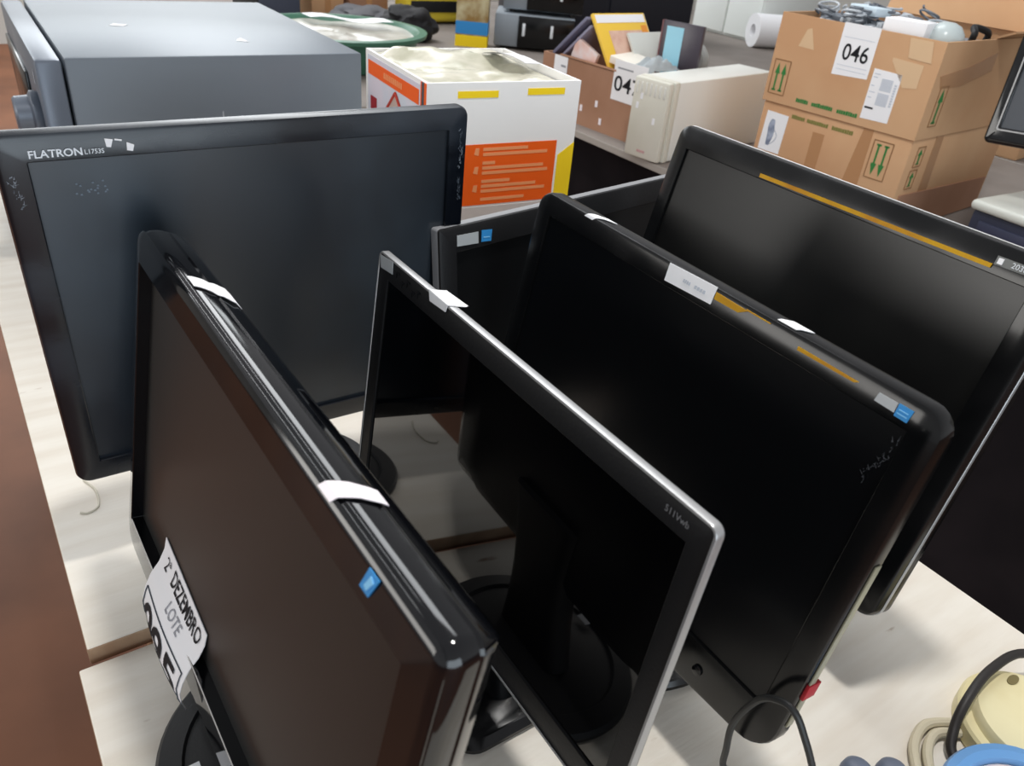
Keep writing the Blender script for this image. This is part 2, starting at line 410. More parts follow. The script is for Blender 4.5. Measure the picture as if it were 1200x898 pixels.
def strip_on_top(head, prof, u0, u1, ua, ub, d0, d1, v, name, m, parent, n=8, lift=0.0012, curl=0.0, label=None):
    """paper scrap following the rounded top of the rim; front edge runs u0..u1 at depth d0, back edge ua..ub at depth d1"""
    bm = NB(); top = []; bot = []
    for i in range(n + 1):
        f = i / n; d = d0 + (d1 - d0) * f
        # height of the rim at depth d
        e = prof[0][0]
        for (e0, q0), (e1, q1) in zip(prof, prof[1:]):
            if q0 <= d <= q1: e = e0 + (e1 - e0) * (d - q0) / max(q1 - q0, 1e-6); break
        e = min(e, 0.012)
        vv = v - e + lift + curl * f * f
        top.append([(u0 + (ua - u0) * f, d, vv), (u1 + (ub - u1) * f, d, vv)])
    for a, b in zip(top, top[1:]):
        loft(bm, [[a[0], a[1], b[1], b[0]], [(q[0], q[1], q[2] - 0.0005) for q in (a[0], a[1], b[1], b[0])]], True, True)
    return head.part(name, bm, m, parent, True, label)
strip_on_top(hB, profB, -0.128, -0.112, -0.112, -0.088, 0.006, 0.030, 0.256, 'paper_scrap', M_white, mB, lift=0.0016, label='torn white paper scrap on the rim')
strip_on_top(hB, profB, 0.108, 0.1215, 0.1225, 0.1345, -0.0015, 0.022, 0.256, 'paper_scrap', M_pinkpaper, mB, lift=0.0018, label='curled pinkish paper strip on the rim')
# hanging lot tag with folded lower half
def tag_surface():
    """paper strip along u, profile: flat on the glass, then bulging over the chin"""
    prof = [(0.0030, 0.034), (0.0022, 0.022), (-0.0012, 0.010), (-0.0068, -0.001), (-0.0105, -0.014), (-0.0120, -0.026), (-0.0100, -0.038), (-0.0060, -0.048)]
    return prof
TP = tag_surface()
def tag_pt(s, f):
    """s 0..1 along u, f 0..1 down the strip"""
    x = f * (len(TP) - 1); i = min(int(x), len(TP) - 2); k = x - i
    d = TP[i][0] * (1 - k) + TP[i + 1][0] * k; v = TP[i][1] * (1 - k) + TP[i + 1][1] * k
    u = -0.131 + 0.105 * s - 0.004 * f
    return Vector((u, d - 0.004 * f * math.sin(PI * s) , v - 0.006 * s * (1 - f)))
bm = NB()
rows = [[tag_pt(s / 10, f / 14) for s in range(11)] for f in range(15)]
loft(bm, rows, closed=False)
loft(bm, [[p + Vector((0, 0.0005, 0)) for p in r] for r in rows], closed=False)
tg = hB.part('lot_tag', bm, M_white, mB, True, 'white paper lot tag folded over the chin')
def on_tag(body, s0, s1, f0, f1, m, name, bold=0.0):
    b2 = text_bm(body, (0, 0, 0), (1, 0, 0), (0, 1, 0), 1.0, 1.0, 0.0, bold)
    bmesh.ops.subdivide_edges(b2, edges=b2.edges, cuts=1)
    for v in b2.verts:
        q = tag_pt(s0 + (s1 - s0) * v.co.x, f1 + (f0 - f1) * v.co.y); v.co = q + Vector((0, -0.0006, 0.0002))
    b2.transform(hB.M()); obj(name, b2, m, tg, world=True, smooth=False)
on_tag('2\u00aa', 0.12, 0.22, 0.10, 0.24, M_black_ink, 'lettering')
on_tag('DEZEMBRO', 0.30, 0.93, 0.07, 0.24, M_black_ink, 'lettering', 0.01)
on_tag('LOTE', 0.42, 0.70, 0.30, 0.41, M_grey_ink, 'lettering')
on_tag('095', 0.10, 0.88, 0.58, 0.93, M_black_ink, 'lettering', 0.02)
bm = NB()
fr = [(0.05, 0.52), (0.95, 0.52), (0.95, 0.97), (0.05, 0.97)]
for (a, b) in zip(fr, fr[1:] + fr[:1]):
    pts = [tag_pt(a[0] + (b[0] - a[0]) * i / 12, a[1] + (b[1] - a[1]) * i / 12) + Vector((0, -0.0006, 0)) for i in range(13)]
    tube(bm, pts, 0.0005, 5, 1)
bm.transform(hB.M()); obj('printed_frame', bm, mat('dark_grey_ink', (70, 76, 84), 0.7, 0.2), tg, world=True)
# sticker on the base of B
bm = NB(); quad_patch(bm, [(0.032, 0.388, 0.0060), (0.052, 0.388, 0.0065), (0.052, 0.402, 0.0065), (0.032, 0.402, 0.0060)], (0, 0, 1), 0.0006)
obj('paper_sticker', bm, M_white, mB, world=True, smooth=False, label='small white paper sticker on the base')

# --- C : slim monitor with silver edge
hC = Head(0.2465, 0.3584, 0.0981, -90.4573, 6.3947, 0.3118)
mC = monitor('slim black widescreen monitor with thin silver edge and mirror-like glossy screen', hC,
             (-0.189, 0.189, 0.0, 0.2338), (-0.1730, 0.1725, 0.0225, 0.2135), (0.003, 0.004, 0.006, 0.004), 0.0010, 0.0062, 0.026,
             (M_matte, M_scrC, M_back, M_gloss2), dict(at=(0.292, 0.358, LOW), r=(0.052, 0.062), h=0.012, square=True, rad=0.02, nw=0.05, nt=0.03, neck_v=0.07), rec=0.0018)
bm = NB()
oc = (-0.1893, 0.1893, -0.0003, 0.2341)
loft(bm, [rring(*shrink(oc, 0.0020), 0.004, -0.0002), rring(*shrink(oc, 0.0018), 0.004, -0.0010), rring(*shrink(oc, 0.0004), 0.006, -0.0008), rring(*oc, 0.0065, 0.0), rring(*oc, 0.0065, 0.0048), rring(*shrink(oc, 0.001), 0.006, 0.0052)])
hC.part('silver_edge', bm, M_silver, mC, label='thin silver edge trim')
hC.patch('silver_sticker', [(-0.183, 0.2205), (-0.163, 0.2225), (-0.164, 0.2325), (-0.186, 0.2305)], M_foil, mC)
bm = NB()
for u, w, v in ((-0.158, 0.006, 0.226), (-0.148, 0.004, 0.2215), (-0.140, 0.005, 0.2255), (-0.131, 0.005, 0.221), (-0.122, 0.004, 0.2245)):
    quad_patch(bm, [(u, -0.0004, v), (u + w, -0.0004, v), (u + w, -0.0004, v + 0.0016), (u, -0.0004, v + 0.0016)], (0, -1, 0), 0.0003)
    quad_patch(bm, [(u, -0.0004, v - 0.004), (u + 0.0014, -0.0004, v - 0.004), (u + 0.0014, -0.0004, v), (u, -0.0004, v)], (0, -1, 0), 0.0003)
hC.part('worn_print', bm, M_faint_ink, mC, False, 'worn dark print on the bezel')
hC.letters('model_lettering', '511Vwb', 0.1545, 0.2215, mC, M_dim_ink, height=0.0042, width=0.0175, d=-0.0004, bold=0.01)
bm = NB(); quad_patch(bm, [(-0.1010, -0.0012, 0.2270), (-0.0780, -0.0012, 0.2285), (-0.0760, -0.0012, 0.2342), (-0.1040, -0.0012, 0.2345)], (0, -1, 0), 0.0005)
loft(bm, [[(-0.1040, -0.0016, 0.2345), (-0.0760, -0.0016, 0.2342), (-0.0700, 0.010, 0.2350), (-0.0980, 0.008, 0.2352)], [(-0.1040, -0.0016, 0.2351), (-0.0760, -0.0016, 0.2348), (-0.0700, 0.012, 0.2356), (-0.0980, 0.010, 0.2358)]], True, True)
hC.part('paper_scrap', bm, M_white, mC, False, 'white paper scrap folded over the top edge')

# --- D : glossy monitor with curved chin, between the slim monitor and the far right one
hD = Head(0.3957, 0.3657, 0.0671, -90.4946, 9.5463, -0.5942)
mD = monitor('glossy black monitor with white label, amber strips and blue sticker, behind the slim silver-edged one', hD,
             (-0.205, 0.205, -0.004, 0.2905), (-0.1850, 0.1850, 0.0335, 0.2705), (0.026, 0.026, 0.018, 0.016), 0.004, 0.017, 0.030,
             (M_gloss2, M_scrD, M_back, M_gloss2), dict(at=(0.462, 0.366, LOW), r=(0.100, 0.112), h=0.020), sag=0.008, rec=0.0015, front=-0.0005)
hD.patch('paper_label', [(-0.0300, 0.2745), (0.0190, 0.2765), (0.0200, 0.2905), (-0.0300, 0.2890)], M_white, mD, label='white paper label with faint print')
bm = NB()
for k, (a, b) in enumerate([(-0.012, -0.004), (0.0, 0.012)]):
    for j in range(4):
        u = a + (b - a) * j / 4; quad_patch(bm, [(u, -0.0014, 0.2808), (u + (b - a) / 5.5, -0.0014, 0.2810), (u + (b - a) / 5.5, -0.0014, 0.2838), (u + 0.0004, -0.0014, 0.2834)], (0, -1, 0), 0.0002)
hD.part('faint_print', bm, M_lightgrey_ink, mD, False)
hD.patch('amber_strip', [(0.0205, 0.2815), (0.0440, 0.2818), (0.0515, 0.2862), (0.0205, 0.2870)], M_amber, mD, label='narrow amber strip')
hD.patch('amber_strip', [(0.0500, 0.2862), (0.0720, 0.2862), (0.0720, 0.2868), (0.0500, 0.2872)], M_amber, mD, label='narrow amber strip')
hD.patch('amber_strip', [(0.0980, 0.2800), (0.1430, 0.2805), (0.1460, 0.2822), (0.0980, 0.2826)], M_amber, mD, label='narrow amber strip')
hD.patch('silver_sticker', [(0.1595, 0.2772), (0.1735, 0.2768), (0.1735, 0.2832), (0.1605, 0.2832)], M_foil, mD)
hD.patch('energy_sticker', [(0.1742, 0.2752), (0.1830, 0.2750), (0.1840, 0.2836), (0.1742, 0.2836)], M_blue, mD)
for v in (0.2775, 0.2800):
    hD.patch('energy_sticker_line', [(0.1755, v), (0.1820, v), (0.1820, v + 0.0006), (0.1755, v + 0.0006)], M_skyblue, mD, d=-0.0013, th=0.0003)
profD = [(0.004, -0.0005), (0.0012, 0.001), (0, 0.004), (0, 0.03)]
strip_on_top(hD, profD, -0.139, -0.128, -0.120, -0.108, -0.0004, 0.010, 0.2905, 'paper_scrap', M_white, mD, label='torn white paper scrap')
strip_on_top(hD, profD, 0.074, 0.090, 0.080, 0.098, 0.002, 0.012, 0.2905, 'paper_scrap', M_white, mD, label='torn white paper scrap')
scratches(hD, 'scuff_marks', [(0.1830, 0.262), (0.1800, 0.244), (0.1735, 0.234), (0.1765, 0.226)], 0.0010, 30, mat('dim_scuff', (60, 62, 66), 0.7, 0.3), mD, d=-0.0008, label='dull scuffs beside the screen')
bm = NB(); lathe(bm, [(0.0045, 0), (0.0045, 0.0012), (0.003, 0.0016)], 20)
bm.transform(Matrix.Translation((0.130, -0.0006, 0.0115)) @ Matrix.Rotation(90 * D, 4, 'X')); hD.part('power_button', bm, M_gloss, mD)
bm = NB(); add_box(bm, (0.2058, 0.0085, 0.105), (0.0014, 0.007, 0.150), 0.0004); hD.part('side_strip', bm, mat('pale_olive_strip', (150, 146, 124), 0.3, 0.5), mD, label='pale olive strip down the side')  # pale olive strip along the right edge
bm = NB(); add_box(bm, (0.2060, 0.011, 0.066), (0.0030, 0.014, 0.014), 0.0004); hD.part('red_tape', bm, M_red, mD, label='scrap of red tape')

# --- E : grey-edged monitor behind, facing the camera
hE = Head(0.5798, 0.6341, 0.0367, 8.054, 6.2136, 0.0893)
mE = monitor('dull black monitor with dark grey rim, facing the camera behind the glossy ones', hE,
             (-0.200, 0.200, 0.0, 0.2642), (-0.1780, 0.1780, 0.026, 0.2370), (0.004, 0.004, 0.003, 0.003), 0.004, 0.014, 0.018,
             (M_matte, M_scrE, M_back, M_matte), dict(at=(0.573, 0.690, 0.0), r=(0.10, 0.075), h=0.014, neck_v=0.09))
bm = NB(); oe = (-0.2003, 0.2003, -0.0003, 0.2646)
loft(bm, [rring(*shrink(oe, 0.0006), 0.003, 0.0030), rring(*oe, 0.003, 0.0045), rring(*oe, 0.003, 0.0125), rring(*shrink(oe, 0.003), 0.002, 0.0150), rring(*shrink(oe, 0.006), 0.002, 0.0150)])
hE.part('grey_rim', bm, mat('mid_grey_rim', (140, 141, 144), 0.45, 0.4), mE, label='dark grey rim')
hE.patch('silver_sticker', [(-0.1785, 0.2438), (-0.1510, 0.2420), (-0.1510, 0.2540), (-0.1785, 0.2550)], M_foil, mE)
hE.patch('energy_sticker', [(-0.1470, 0.2425), (-0.1340, 0.2412), (-0.1325, 0.2530), (-0.1465, 0.2545)], M_blue, mE)
hE.patch('energy_sticker_swirl', [(-0.1445, 0.2465), (-0.1360, 0.2455), (-0.1360, 0.2465), (-0.1445, 0.2475)], M_skyblue, mE, d=-0.0013, th=0.0003)

# --- F : far right monitor
hF = Head(0.5891, 0.4166, 0.0669, -95.7395, 13.1873, 1.3656)
mF = monitor('large black monitor with amber strip along the top bezel, rightmost of the parallel four', hF,
             (-0.2205, 0.2205, 0.0, 0.3290), (-0.2000, 0.1990, 0.030, 0.3045), (0.016, 0.014, 0.014, 0.014), 0.005, 0.026, 0.03,
             (M_gloss2, M_scrF, M_back, M_matte), dict(at=(0.660, 0.425, LOW), r=(0.088, 0.105), h=0.018), rec=0.003)
hF.patch('amber_strip', [(-0.085, 0.3062), (0.1645, 0.3085), (0.1650, 0.3120), (-0.085, 0.3100)], M_amber, mF, label='long amber strip below the top edge')
hF.patch('model_sticker', [(0.1660, 0.3120), (0.2000, 0.3130), (0.2000, 0.3195), (0.1660, 0.3190)], mat('grey_sticker', (110, 112, 110), 0.5, 0.4), mF)
hF.patch('model_sticker_square', [(0.1680, 0.3133), (0.1720, 0.3134), (0.1720, 0.3180), (0.1680, 0.3178)], M_white, mF, d=-0.0013)
hF.letters('model_lettering', '2036', 0.1790, 0.3140, mF, M_white_ink, height=0.0042, width=0.012, d=-0.0014)
bm = NB(); of = (-0.2208, 0.2208, -0.0003, 0.3293)
loft(bm, [rring(*of, 0.015, 0.009), rring(*shrink(of, -0.0006), 0.015, 0.0095), rring(*shrink(of, -0.0006), 0.015, 0.0125), rring(*of, 0.015, 0.0130)])
hF.part('grey_seam', bm, M_silver, mF, label='thin light grey seam around the rim')

# ------------------------------------------------------------------ cables and small things on the front table
bm = NB()
tube(bm, [(0.46, 0.04, -0.009), (0.450, 0.090, -0.009), (0.430, 0.155, -0.009), (0.412, 0.186, -0.005), (0.395, 0.188, 0.015), (0.386, 0.186, 0.045), (0.384, 0.187, 0.080), (0.386, 0.177, 0.116), (0.387, 0.163, 0.131), (0.389, 0.151, 0.130), (0.392, 0.140, 0.114), (0.396, 0.129, 0.092), (0.404, 0.113, 0.050), (0.424, 0.085, 0.006), (0.445, 0.05, -0.009), (0.47, -0.04, -0.009)], 0.0026, 10)
tag(obj('black_cable', bm, mat('black_rubber', (30, 31, 31), 0.45, 0.4)), 'thin black cable arching in front of the curved chin of the glossy monitor', 'cable')
bm = NB()
tube(bm, [(0.492, -0.06, -0.0075), (0.522, 0.050, -0.0075), (0.535, 0.088, -0.0075), (0.553, 0.110, -0.0070), (0.572, 0.124, -0.0065), (0.598, 0.1285, -0.0065), (0.6235, 0.1155, -0.0065)], 0.0044, 10)
tube(bm, [(0.500, -0.064, -0.0075), (0.5305, 0.046, -0.0075), (0.5435, 0.081, -0.0075), (0.5595, 0.1015, -0.0070), (0.577, 0.1145, -0.0065), (0.597, 0.1187, -0.0065), (0.6165, 0.1080, -0.0065)], 0.0044, 10)
tag(obj('twin_cable', bm, mat('beige_cable', (208, 198, 172), 0.5, 0.4)), 'beige twin-core cable curving across the white table into the cream case', 'cable')
bm = NB()
tube(bm, [(0.785, 0.03, -0.0078), (0.768, 0.085, 0.004), (0.727, 0.118, 0.020), (0.672, 0.123, 0.027), (0.630, 0.1185, 0.021), (0.604, 0.1105, 0.004), (0.588, 0.095, -0.0070), (0.583, 0.05, -0.0078), (0.59, -0.04, -0.0078)], 0.0042, 12)
tag(obj('power_cable', bm, mat('dark_rubber', (42, 38, 36), 0.5, 0.4)), 'thick dark cable crossing between the beige cable and the cream case', 'cable')
# cream round case with a slot
M_cream = mat('cream_plastic', (230, 220, 178), 0.42, 0.4, col2=(220, 206, 158), nscale=12)
cx, cy = 0.668, 0.072
t = thing('round_case', 'cream round plastic case with an oval slot beside the blue ring', 'case', (cx, cy, LOW))
bm = NB(); lathe(bm, [(0.060, 0), (0.0625, 0.002), (0.0625, 0.016), (0.0605, 0.0185), (0.055, 0.0185)], 48); obj('rim', bm, M_cream, t)
bm = NB(); lathe(bm, [(0.0525, 0.004), (0.0525, 0.024), (0.0500, 0.0285), (0.044, 0.030), (0.01, 0.0305)], 48); obj('lid', bm, M_cream, t)
bm = NB(); lathe(bm, [(0.0055, 0.0295), (0.0055, 0.0312), (0.004, 0.0312)], 20, c=(0.020, 0.036, 0), sx=1.4, sy=0.7); obj('slot', bm, mat('slot_shadow_plastic', (120, 108, 70), 0.6, 0.3), t, label='dark oval slot')
# blue ring
t = thing('ring_roll', 'bright blue ring with a pale pinkish core in front of the cream case', 'roll', (0.562, 0.033, 0.0056))
t.rotation_euler = (0, -8 * D, 0)
bm = NB(); seg = 48
prof = [(0.046, 0.004), (0.046, 0.016), (0.048, 0.020), (0.054, 0.022), (0.060, 0.020), (0.062, 0.016), (0.062, 0.004), (0.060, 0.0), (0.048, 0.0)]
rings = [[(r * math.cos(2 * PI * i / seg), r * math.sin(2 * PI * i / seg), z) for i in range(seg)] for r, z in prof]
loft(bm, rings + [rings[0]]); bmesh.ops.remove_doubles(bm, verts=bm.verts, dist=1e-6)
obj('rim', bm, mat('bright_blue_plastic', (104, 156, 210), 0.35, 0.5), t, label='bright blue rim')
bm = NB(); lathe(bm, [(0.0458, 0.002), (0.0458, 0.0145), (0.043, 0.0175), (0.026, 0.0185), (0.008, 0.0165), (0.002, 0.0165)], 40); obj('core', bm, mat('pinkish_core', (226, 206, 192), 0.6, 0.3, col2=(236, 226, 224), nscale=25), t, label='pale pinkish core')
# grey humps
t = thing('grey_plug', 'grey-blue plug with two rounded ends at the near edge of the table', 'plug', (0.515, 0.118, LOW), 0.0)
Mgp = mat('grey_blue_plastic', (98, 106, 122), 0.45, 0.4)
for dx, dy in ((-0.023, 0.012), (0.002, -0.004)):
    bm = NB(); lathe(bm, [(0.0125, 0), (0.0132, 0.004), (0.0132, 0.017), (0.012, 0.023), (0.008, 0.0275), (0.003, 0.029)], 28, c=(dx, dy, 0)); obj('rounded_end', bm, Mgp, t)
bm = NB(); add_box(bm, (-0.018, -0.012, 0.009), (0.05, 0.02, 0.018), 0.004, Matrix.Rotation(-30 * D, 3, 'Z')); obj('bridge', bm, Mgp, t)
# thread curl
bm = NB(); tube(bm, [(0.038, 0.795, 0.001), (0.046, 0.772, 0.001), (0.044, 0.745, 0.0012), (0.033, 0.738, 0.001), (0.026, 0.742, 0.001)], 0.0010, 6)
tag(obj('thread', bm, mat('pale_thread', (206, 200, 184), 0.8, 0.2)), 'short curled pale thread on the white table edge by the large monitor', 'thread')

# ------------------------------------------------------------------ grey appliance behind the large monitor
M_app = mat('grey_painted_metal', (106, 114, 123), 0.40, 0.5, metal=0.1, col2=(112, 120, 128), nscale=3)
M_appf = mat('grey_front_plastic', (104, 112, 124), 0.33, 0.5, metal=0.2)
t = thing('microwave_oven', 'large dark grey microwave-like appliance with a knob, behind the large monitor', 'appliance', (0.119, 1.282, 0.0), -1.6 * D)
bm = NB(); add_box(bm, (0.2535, 0.27, 0.173), (0.433, 0.54, 0.334), 0.004); obj('casing', bm, M_app, t)
bm = NB(); add_box(bm, (0.017, 0.27, 0.175), (0.034, 0.536, 0.326), 0.006); obj('front_panel', bm, M_appf, t)
for y in (0.06, 0.48):
    for x in (0.08, 0.40):
        bm = NB(); lathe(bm, [(0.014, 0), (0.016, 0.002), (0.016, 0.010)], 16, c=(x, y, 0.0)); obj('foot', bm, M_matte, t)
bm = NB(); lathe(bm, [(0.030, 0), (0.032, 0.004), (0.032, 0.010), (0.026, 0.013), (0.025, 0.030), (0.022, 0.033)], 28)
bm.transform(Matrix.Translation((0.0, 0.055, 0.255)) @ Matrix.Rotation(-90 * D, 4, 'Y')); obj('knob', bm, M_appf, t)
bm = NB(); add_box(bm, (-0.002, 0.33, 0.18), (0.006, 0.33, 0.22), 0.002); obj('door_window', bm, M_gloss2, t)
for pts in ([(0.135, 0.255, 0.3402), (0.155, 0.245, 0.3402), (0.165, 0.262, 0.3402), (0.145, 0.272, 0.3402)], [(0.300, 0.110, 0.3402), (0.318, 0.100, 0.3402), (0.314, 0.135, 0.3402), (0.306, 0.125, 0.3402)]):
    bm = NB(); quad_patch(bm, pts, (0, 0, 1), 0.0005); obj('paper_residue', bm, M_white, t, smooth=False, label='torn white paper scrap on the lid')
bm = NB(); quad_patch(bm, [(0.24, -0.0003, 0.235), (0.242, -0.0003, 0.235), (0.242, -0.0003, 0.260), (0.24, -0.0003, 0.258)], (0, -1, 0), 0.0003)
quad_patch(bm, [(-0.0004, 0.045, 0.30), (-0.0004, 0.04, 0.315), (-0.0004, 0.030, 0.322), (-0.0004, 0.032, 0.30)], (-1, 0, 0), 0.0004)
obj('scratch', bm, mat('pale_scratch', (170, 176, 184), 0.6, 0.3), t, smooth=False, label='pale scratch')

# ------------------------------------------------------------------ white and orange carton
M_wbox = mat('white_carton', (246, 245, 243), 0.6, 0.25)
M_orange = mat('orange_print', (244, 98, 22), 0.6, 0.25)
M_palor = mat('pale_orange_print', (246, 158, 104), 0.6, 0.25)
M_yel = mat('yellow_print', (255, 220, 36), 0.6, 0.25)
M_pic = mat('pale_blue_print', (206, 214, 226), 0.6, 0.25, col2=(222, 214, 226), nscale=9)
WR = -6.0 * D
t = thing('open_carton', 'white carton with orange panels, open top with crumpled plastic inside, behind the monitors', 'carton', (0.533, 0.948, 0.0), WR)
W_, D_, H_ = 0.238, 0.240, 0.363
th = 0.004
bm = NB()
add_box(bm, (W_ / 2, th / 2, H_ / 2), (W_, th, H_)); add_box(bm, (W_ / 2, D_ - th / 2, H_ / 2), (W_, th, H_))
add_box(bm, (th / 2, D_ / 2, H_ / 2), (th, D_ - 2 * th, H_)); add_box(bm, (W_ - th / 2, D_ / 2, H_ / 2), (th, D_ - 2 * th, H_)); add_box(bm, (W_ / 2, D_ / 2, th / 2), (W_ - 2 * th, D_ - 2 * th, th))
obj('carton_body', bm, M_wbox, t, smooth=False)
def panel(parent, name, m, pts, axis, lift=0.0006, label=None):
    """printed panel on a face; axis 'f' front (y = 0), 'l' left (x = 0)"""
    bm = NB()
    if axis == 'f': quad_patch(bm, [(u, -0.0001, v) for u, v in pts], (0, -1, 0), lift)
    else: quad_patch(bm, [(-0.0001, u, v) for u, v in pts][::-1], (-1, 0, 0), lift)
    return obj(name, bm, m, parent, smooth=False, label=label)
panel(t, 'yellow_bar', M_yel, [(0.045, 0.343), (0.106, 0.343), (0.106, 0.352), (0.045, 0.352)], 'f')
panel(t, 'yellow_bar', M_yel, [(0.152, 0.345), (0.212, 0.345), (0.212, 0.354), (0.152, 0.354)], 'f')
op = panel(t, 'orange_panel', M_orange, [(0.02, 0.192), (0.208, 0.192), (0.208, 0.280), (0.02, 0.280)], 'f')
panel(t, 'yellow_panel', M_yel, [(0.212, 0.02), (0.2382, 0.02), (0.2382, 0.276), (0.212, 0.258)], 'f')
panel(t, 'grey_band', mat('grey_print', (206, 196, 192), 0.6, 0.25), [(0.02, 0.02), (0.208, 0.02), (0.208, 0.189), (0.02, 0.189)], 'f')
bm = NB(); v = 0.275; k = 0
while v > 0.200:
    w = [0.072, 0.105, 0.02, 0.10, 0.108, 0.046, 0.09, 0.106][k % 8]
    quad_patch(bm, [(0.088, -0.0008, v - 0.0045), (0.088 + w, -0.0008, v - 0.0045), (0.088 + w, -0.0008, v), (0.088, -0.0008, v)], (0, -1, 0), 0.0003)
    if k % 3 == 0:
        quad_patch(bm, [(0.074, -0.0008, v - 0.009), (0.081, -0.0008, v - 0.011), (0.082, -0.0008, v), (0.076, -0.0008, v)], (0, -1, 0), 0.0003)
    v -= 0.0072 + (0.005 if k % 3 == 1 else 0); k += 1
obj('printed_lines', bm, M_palor, op, smooth=False)
lp = panel(t, 'picture_panel', M_pic, [(0.018, 0.06), (0.230, 0.06), (0.230, 0.357), (0.018, 0.357)], 'l')
panel(t, 'orange_bar', M_orange, [(0.024, 0.330), (0.226, 0.330), (0.226, 0.350), (0.024, 0.350)], 'l', 0.0012)
panel(t, 'orange_edge', M_orange, [(0.0, 0.02), (0.0055, 0.02), (0.0055, 0.362), (0.0, 0.362)], 'l', 0.0012)
panel(t, 'orange_edge', M_orange, [(0.014, 0.02), (0.0175, 0.02), (0.0175, 0.362), (0.014, 0.362)], 'l', 0.0014)
panel(t, 'grey_edge', mat('dark_grey_print', (84, 80, 84), 0.6, 0.25), [(0.0055, 0.02), (0.014, 0.02), (0.014, 0.362), (0.0055, 0.362)], 'l', 0.0013)
bm = NB()
for i in range(10):
    u = 0.085 + i * 0.0075
    quad_patch(bm, [(-0.0015, u + 0.005, 0.336), (-0.0015, u, 0.336), (-0.0015, u, 0.344), (-0.0015, u + 0.005, 0.344)], (-1, 0, 0), 0.0003)
obj('printed_title', bm, M_palor, t, smooth=False)
# small printed house: wall, roof outline, window
panel(t, 'house_print', mat('beige_print', (196, 176, 168), 0.6, 0.25), [(0.075, 0.250), (0.145, 0.250), (0.145, 0.300), (0.110, 0.322), (0.075, 0.300)], 'l', 0.0012)
bm = NB()
for a, b in (((0.068, 0.292), (0.110, 0.326)), ((0.110, 0.326), (0.152, 0.290))):
    tube(bm, [(-0.0016, a[0], a[1]), (-0.0016, b[0], b[1])], 0.0022, 6, 1)
obj('roof_print', bm, mat('brick_red_print', (186, 62, 48), 0.6, 0.25), t)
panel(t, 'window_print', mat('teal_print', (96, 186, 190), 0.6, 0.25), [(0.078, 0.268), (0.104, 0.268), (0.104, 0.286), (0.078, 0.286)], 'l', 0.0016)
panel(t, 'red_print', mat('wine_red_print', (160, 40, 50), 0.6, 0.25), [(0.150, 0.245), (0.168, 0.245), (0.168, 0.265), (0.150, 0.265)], 'l', 0.0016)
panel(t, 'red_print', mat('wine_red_print', (160, 40, 50), 0.6, 0.25), [(0.190, 0.280), (0.215, 0.280), (0.215, 0.300), (0.190, 0.300)], 'l', 0.0016)
# crumpled plastic in the mouth of the carton
def crumple(name, x0, x1, y0, y1, zf, nx=36, ny=36):
    bm = NB(); rows = []
    for j in range(ny + 1):
        row = []
        for i in range(nx + 1):
            u, v = i / nx, j / ny
            row.append((x0 + (x1 - x0) * u, y0 + (y1 - y0) * v, zf(u, v)))
        rows.append(row)
    loft(bm, rows, closed=False)
    return bm
def zc(u, v):
    e = min(u, 1 - u, v, 1 - v)
    n = noise.noise(Vector((u * 3.2, v * 7.5, 1.3))) * 0.012 + noise.noise(Vector((u * 8 + v * 3, v * 12, 4.0))) * 0.005
    return H_ - 0.012 + n * min(1, e * 8) - 0.012 * math.sin(PI * u) * math.sin(PI * v) + 0.020 * v * math.sin(PI * u) ** 0.5 + 0.012 * math.sin(v * 16 + u * 3) * v * math.sin(PI * u)
bm = crumple('plastic', 0.006, W_ - 0.006, 0.006, D_ - 0.006, zc)
obj('crumpled_plastic', bm, mat('cloudy_plastic', (216, 212, 196), 0.22, 0.5, col2=(190, 188, 168), nscale=18, stretch=(1, 3, 1)), t, label='cloudy crumpled plastic lining')
bm = NB()
def zp(i): return H_ + 0.004 + 0.008 * math.sin(i * 0.7)
rows = [[(0.165 + 0.02 * j + 0.030 * i / 8, 0.175 - 0.085 * i / 8 + 0.012 * j, H_ + 0.002 + 0.010 * abs(math.sin(2.4 * i / 8 + 0.3)) - 0.003 * j) for j in range(3)] for i in range(9)]
loft(bm, rows, closed=False); loft(bm, [[(p[0], p[1], p[2] - 0.0006) for p in r] for r in rows], closed=False)
bm.transform(ROOTM[t]); tag(obj('torn_paper', bm, M_white), 'torn white paper lying on the rim of the white and orange carton', 'paper')

# ------------------------------------------------------------------ display table across the aisle
# beige UPS-like unit
M_beige = mat('beige_plastic', (214, 211, 198), 0.45, 0.4, col2=(206, 203, 188), nscale=6)
M_beige2 = mat('pale_beige_metal', (222, 221, 214), 0.35, 0.45)
t = thing('power_unit', 'beige boxy power unit with vented front between the open box and the stacked cartons', 'power unit', (1.535, 1.494, 0.0), 9 * D)
bm = NB(); add_box(bm, (0.26, 0.060, 0.104), (0.44, 0.118, 0.204), 0.006); obj('casing', bm, M_beige2, t)
bm = NB(); add_box(bm, (0.030, 0.060, 0.104), (0.024, 0.120, 0.207), 0.006); obj('trim_frame', bm, M_beige, t)
bm = NB(); add_box(bm, (0.007, 0.060, 0.104), (0.022, 0.116, 0.204), 0.008); obj('front_panel', bm, M_beige, t)
for k in range(7):
    bm = NB(); add_box(bm, (-0.0045, 0.014 + k * 0.015, 0.180), (0.003, 0.005, 0.030), 0.001); obj('vent_fin', bm, M_beige2, t)
for y, z in ((0.095, 0.135), (0.035, 0.105), (0.085, 0.160)):
    bm = NB(); add_box(bm, (-0.0044, y, z), (0.0014, 0.008, 0.016)); obj('paper_residue', bm, M_white, t, smooth=False, label='white paper scrap')
bm = NB(); add_box(bm, (-0.0044, 0.060, 0.022), (0.0012, 0.026, 0.006)); obj('badge', bm, mat('pinkish_badge', (190, 150, 148), 0.5, 0.3), t, smooth=False, label='small faded pink badge')

